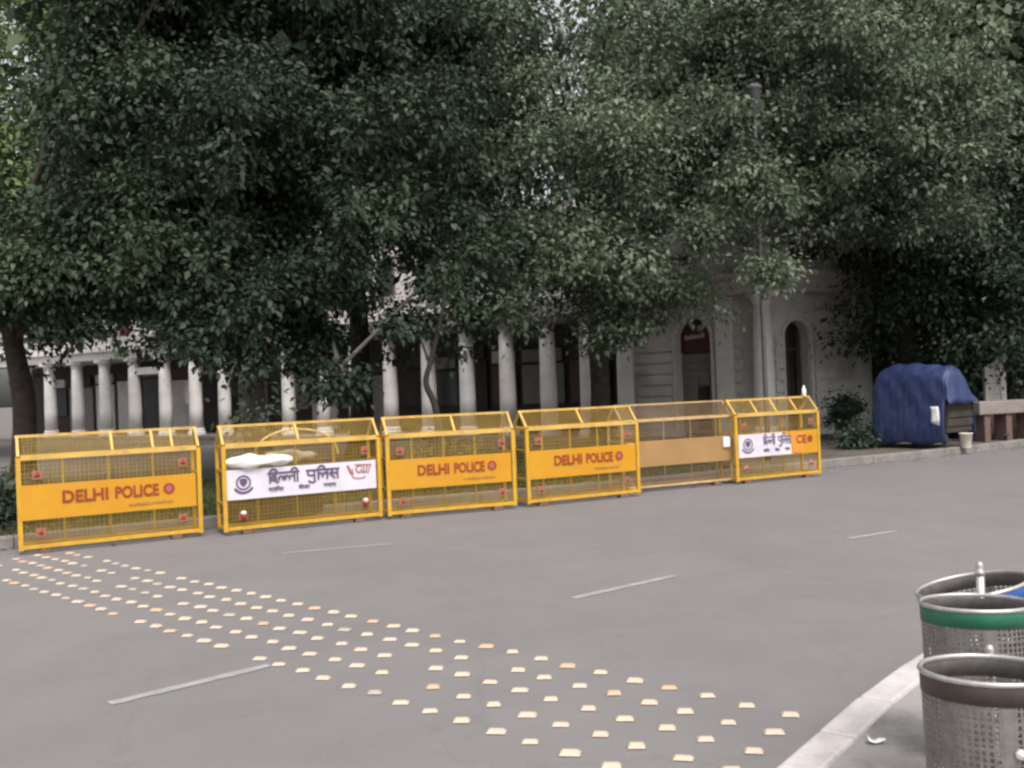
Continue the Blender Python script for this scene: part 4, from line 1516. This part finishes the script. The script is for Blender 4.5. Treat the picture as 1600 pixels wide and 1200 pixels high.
def shrub(px, py, Y, s, nc, per, lm, label, seed, sig=.14, leaf=.09, group='shrubs on the verge'):
    p = aty(px, py, Y)
    root = empty('shrub', (p.x, p.y, .1))
    tag(root, label, 'shrub', group)
    r = np.random.default_rng(seed)
    cen = crown_points([((0, 0, s[2]), s)], nc, r, .3)
    cen = cen[cen[:, 2] > .06]
    mb = MB()
    for c in cen[:14]:
        mb.tube([(0, 0, 0), (c[0] * .4, c[1] * .4, c[2] * .6), tuple(c)], [.018, .012, .006], 5)
    mb.build('stems', 'bark', root)
    leaf_cloud(cen, per, sig, leaf, lm, 'foliage', root, seed=seed + 7)


shrub(-2, 800, 11.6, (.5, .35, .42), 60, 60, 'leaf_c', 'dark green shrub at the left edge beside the first barrier', 51)
shrub(1322, 690, 21.5, (.28, .3, .55), 40, 60, 'leaf_c', 'tall dark shrub against the corner building by the farthest barrier', 52)
shrub(1338, 700, 18.9, (.4, .3, .17), 30, 40, 'leaf_c', 'low shrub between the corner building and the covered stall', 53)
shrub(700, 690, 15.5, (.55, .3, .28), 40, 45, 'leaf_a', 'low green plant seen through the third barrier', 54)

# ------------------------------------------------------------------ litter bins on this side
def bin_(cx, cy, rim, r, hgt, band, label, tilt=(0, 0), seed=0):
    root = empty('litter_bin', (cx, cy, rim - hgt))
    root.rotation_euler = (tilt[0], tilt[1], seed * .7)
    tag(root, label, 'litter bin', 'wire litter bins on the footpath')
    mb = MB()
    prof = [(r - .003, hgt - .011), (r + .004, hgt - .011), (r + .008, hgt - .004), (r + .004, hgt + .003), (r - .003, hgt + .003), (r - .006, hgt - .004), (r - .003, hgt - .011)]
    mb.lathe(prof, 48, close=False)
    mb.build('rim', 'steelrim', root, True)
    bh = .046
    MB().lathe([(r + .0025, hgt - .013), (r + .0025, hgt - .013 - bh), (r + .0005, hgt - .013 - bh)], 48, close=False).build('band', band, root, True)
    MB().lathe([(r - .0005, hgt - .013), (r - .0005, hgt - .013 - bh), (r - .003, hgt - .013 - bh), (r - .003, hgt - .013)], 48, close=False).build('liner', 'steel', root, True)
    mb = MB()
    n = 63
    z1 = hgt - .012 - bh
    for k in range(n):
        a = 2 * math.pi * k / n
        w = .0034 if k % 9 else .013
        t = Vector((-math.sin(a), math.cos(a), 0))
        o = Vector((math.cos(a), math.sin(a), 0)) * (r - .0015)
        mb.frame_box(o, t, (math.cos(a), math.sin(a), 0), (0, 0, 1), (-w, -.001, 0), (w, .001, z1))
    mb.build('upright_bars', 'steel', root, kind='stuff')
    mb = MB()
    z = 0.0
    i = 0
    while z < z1 - .01:
        hh = .0042 if i % 4 else .008
        mb.lathe([(r - .003, z), (r, z), (r, z + hh), (r - .003, z + hh), (r - .003, z)], 48, close=False)
        z += .0165
        i += 1
    mb.build('hoops', 'steel', root, kind='stuff')
    MB().lathe([(.001, 0), (r - .003, 0), (r - .003, .004), (.001, .004)], 32, close=False).build('bottom', 'steel', root)
    mb = MB()
    a = R(-95) - seed * .7
    c = Vector((math.cos(a) * (r + .004), math.sin(a) * (r + .004), z1 - .115))
    mb.lathe([(.0008, .011), (.010, .008), (.015, 0), (.015, -.004)], 14)  # bright dome added to give the bin its white highlight spot
    bo_ = mb.build('glint_dome', 'glint_dome', root, True)
    bo_.location = c
    bo_.rotation_euler = (0, R(90), a)
    return root


g0 = aty(1531, 943, 3.16)
bin_(g0.x, 3.16, g0.z, .170, .50, 'greenband', 'steel mesh litter bin with a green band below its rim', tilt=(R(-3.5), 0), seed=0)
n0 = aty(1553, 1049, 2.55)
bin_(n0.x, 2.55, n0.z, .170, .50, 'brownband', 'nearest steel mesh litter bin with a dark brown band', tilt=(R(-3.5), 0), seed=0)
u0 = aty(1552, 905, 3.68)
bin_(u0.x, 3.62, u0.z, .2, .50, 'blueband', 'tilted litter bin with a blue band behind the green banded one', tilt=(R(-4), R(-11)), seed=0)


def bin_stand(cx, cy, top, label, arms):
    root = empty('bin_stand', (cx, cy, .085))
    tag(root, label, 'stand', 'posts carrying the litter bins')
    MB().tube([(0, 0, 0), (0, 0, top - .1)], .014, 12).build('post', 'steelrim', root, True)
    MB().lathe([(.0, top - .1), (.016, top - .1), (.016, top - .085), (.009, top - .08), (.013, top - .068), (.009, top - .055), (.0005, top - .052)], 14).build('knob', 'steelrim', root, True)
    for (x, y, z) in arms:
        MB().tube([(0, 0, z), (x, y, z)], .009, 8).build('arm', 'steelrim', root, True)
    MB().lathe([(.09, 0), (.09, .012), (.02, .02)], 20).build('base_plate', 'steel', root)


pz = aty(1531, 892, 3.37)
bin_stand(pz.x, 3.37, pz.z, 'steel post with a knob between green and blue banded bins', [(0, -.04, .55), (0, .05, .55)])
pz2 = aty(1547, 1036, 2.745)
bin_stand(pz2.x, 2.745, pz2.z + .02, 'steel post with side arm behind the nearest bin', [(0, -.03, .5), (.5, .01, pz2.z - .11)])

# litter on the footpath
def curl(loc, rz, L, W, rad, label, m='paper'):
    mb = MB()
    n = 10
    vs = []
    for i in range(n + 1):
        a = -0.9 + 1.8 * i / n
        x = L * (i / n - .5)
        z = rad * (1 - math.cos(a)) * 1.0
        wv = W * (1 + .12 * math.sin(a * 4))
        vs += [(x, -wv / 2 + .01 * math.sin(a * 3), z + .012), (x, wv / 2, z + .004 * math.sin(a * 5) + .012)]
    mb.add(vs, [(2 * i, 2 * i + 2, 2 * i + 3, 2 * i + 1) for i in range(n)])
    o = mb.build('paper_scrap', m, None, True)
    s = o.modifiers.new('s', 'SOLIDIFY')
    s.thickness = .003
    o.location = loc
    o.rotation_euler = (0, 0, rz)
    tag(o, label, 'litter', 'scraps of paper on the footpath')


q = at(1370, 1160, .09)
curl((q.x, q.y, .085), R(-12), .065, .035, .03, 'curled white paper scrap on the footpath between kerb and bins')
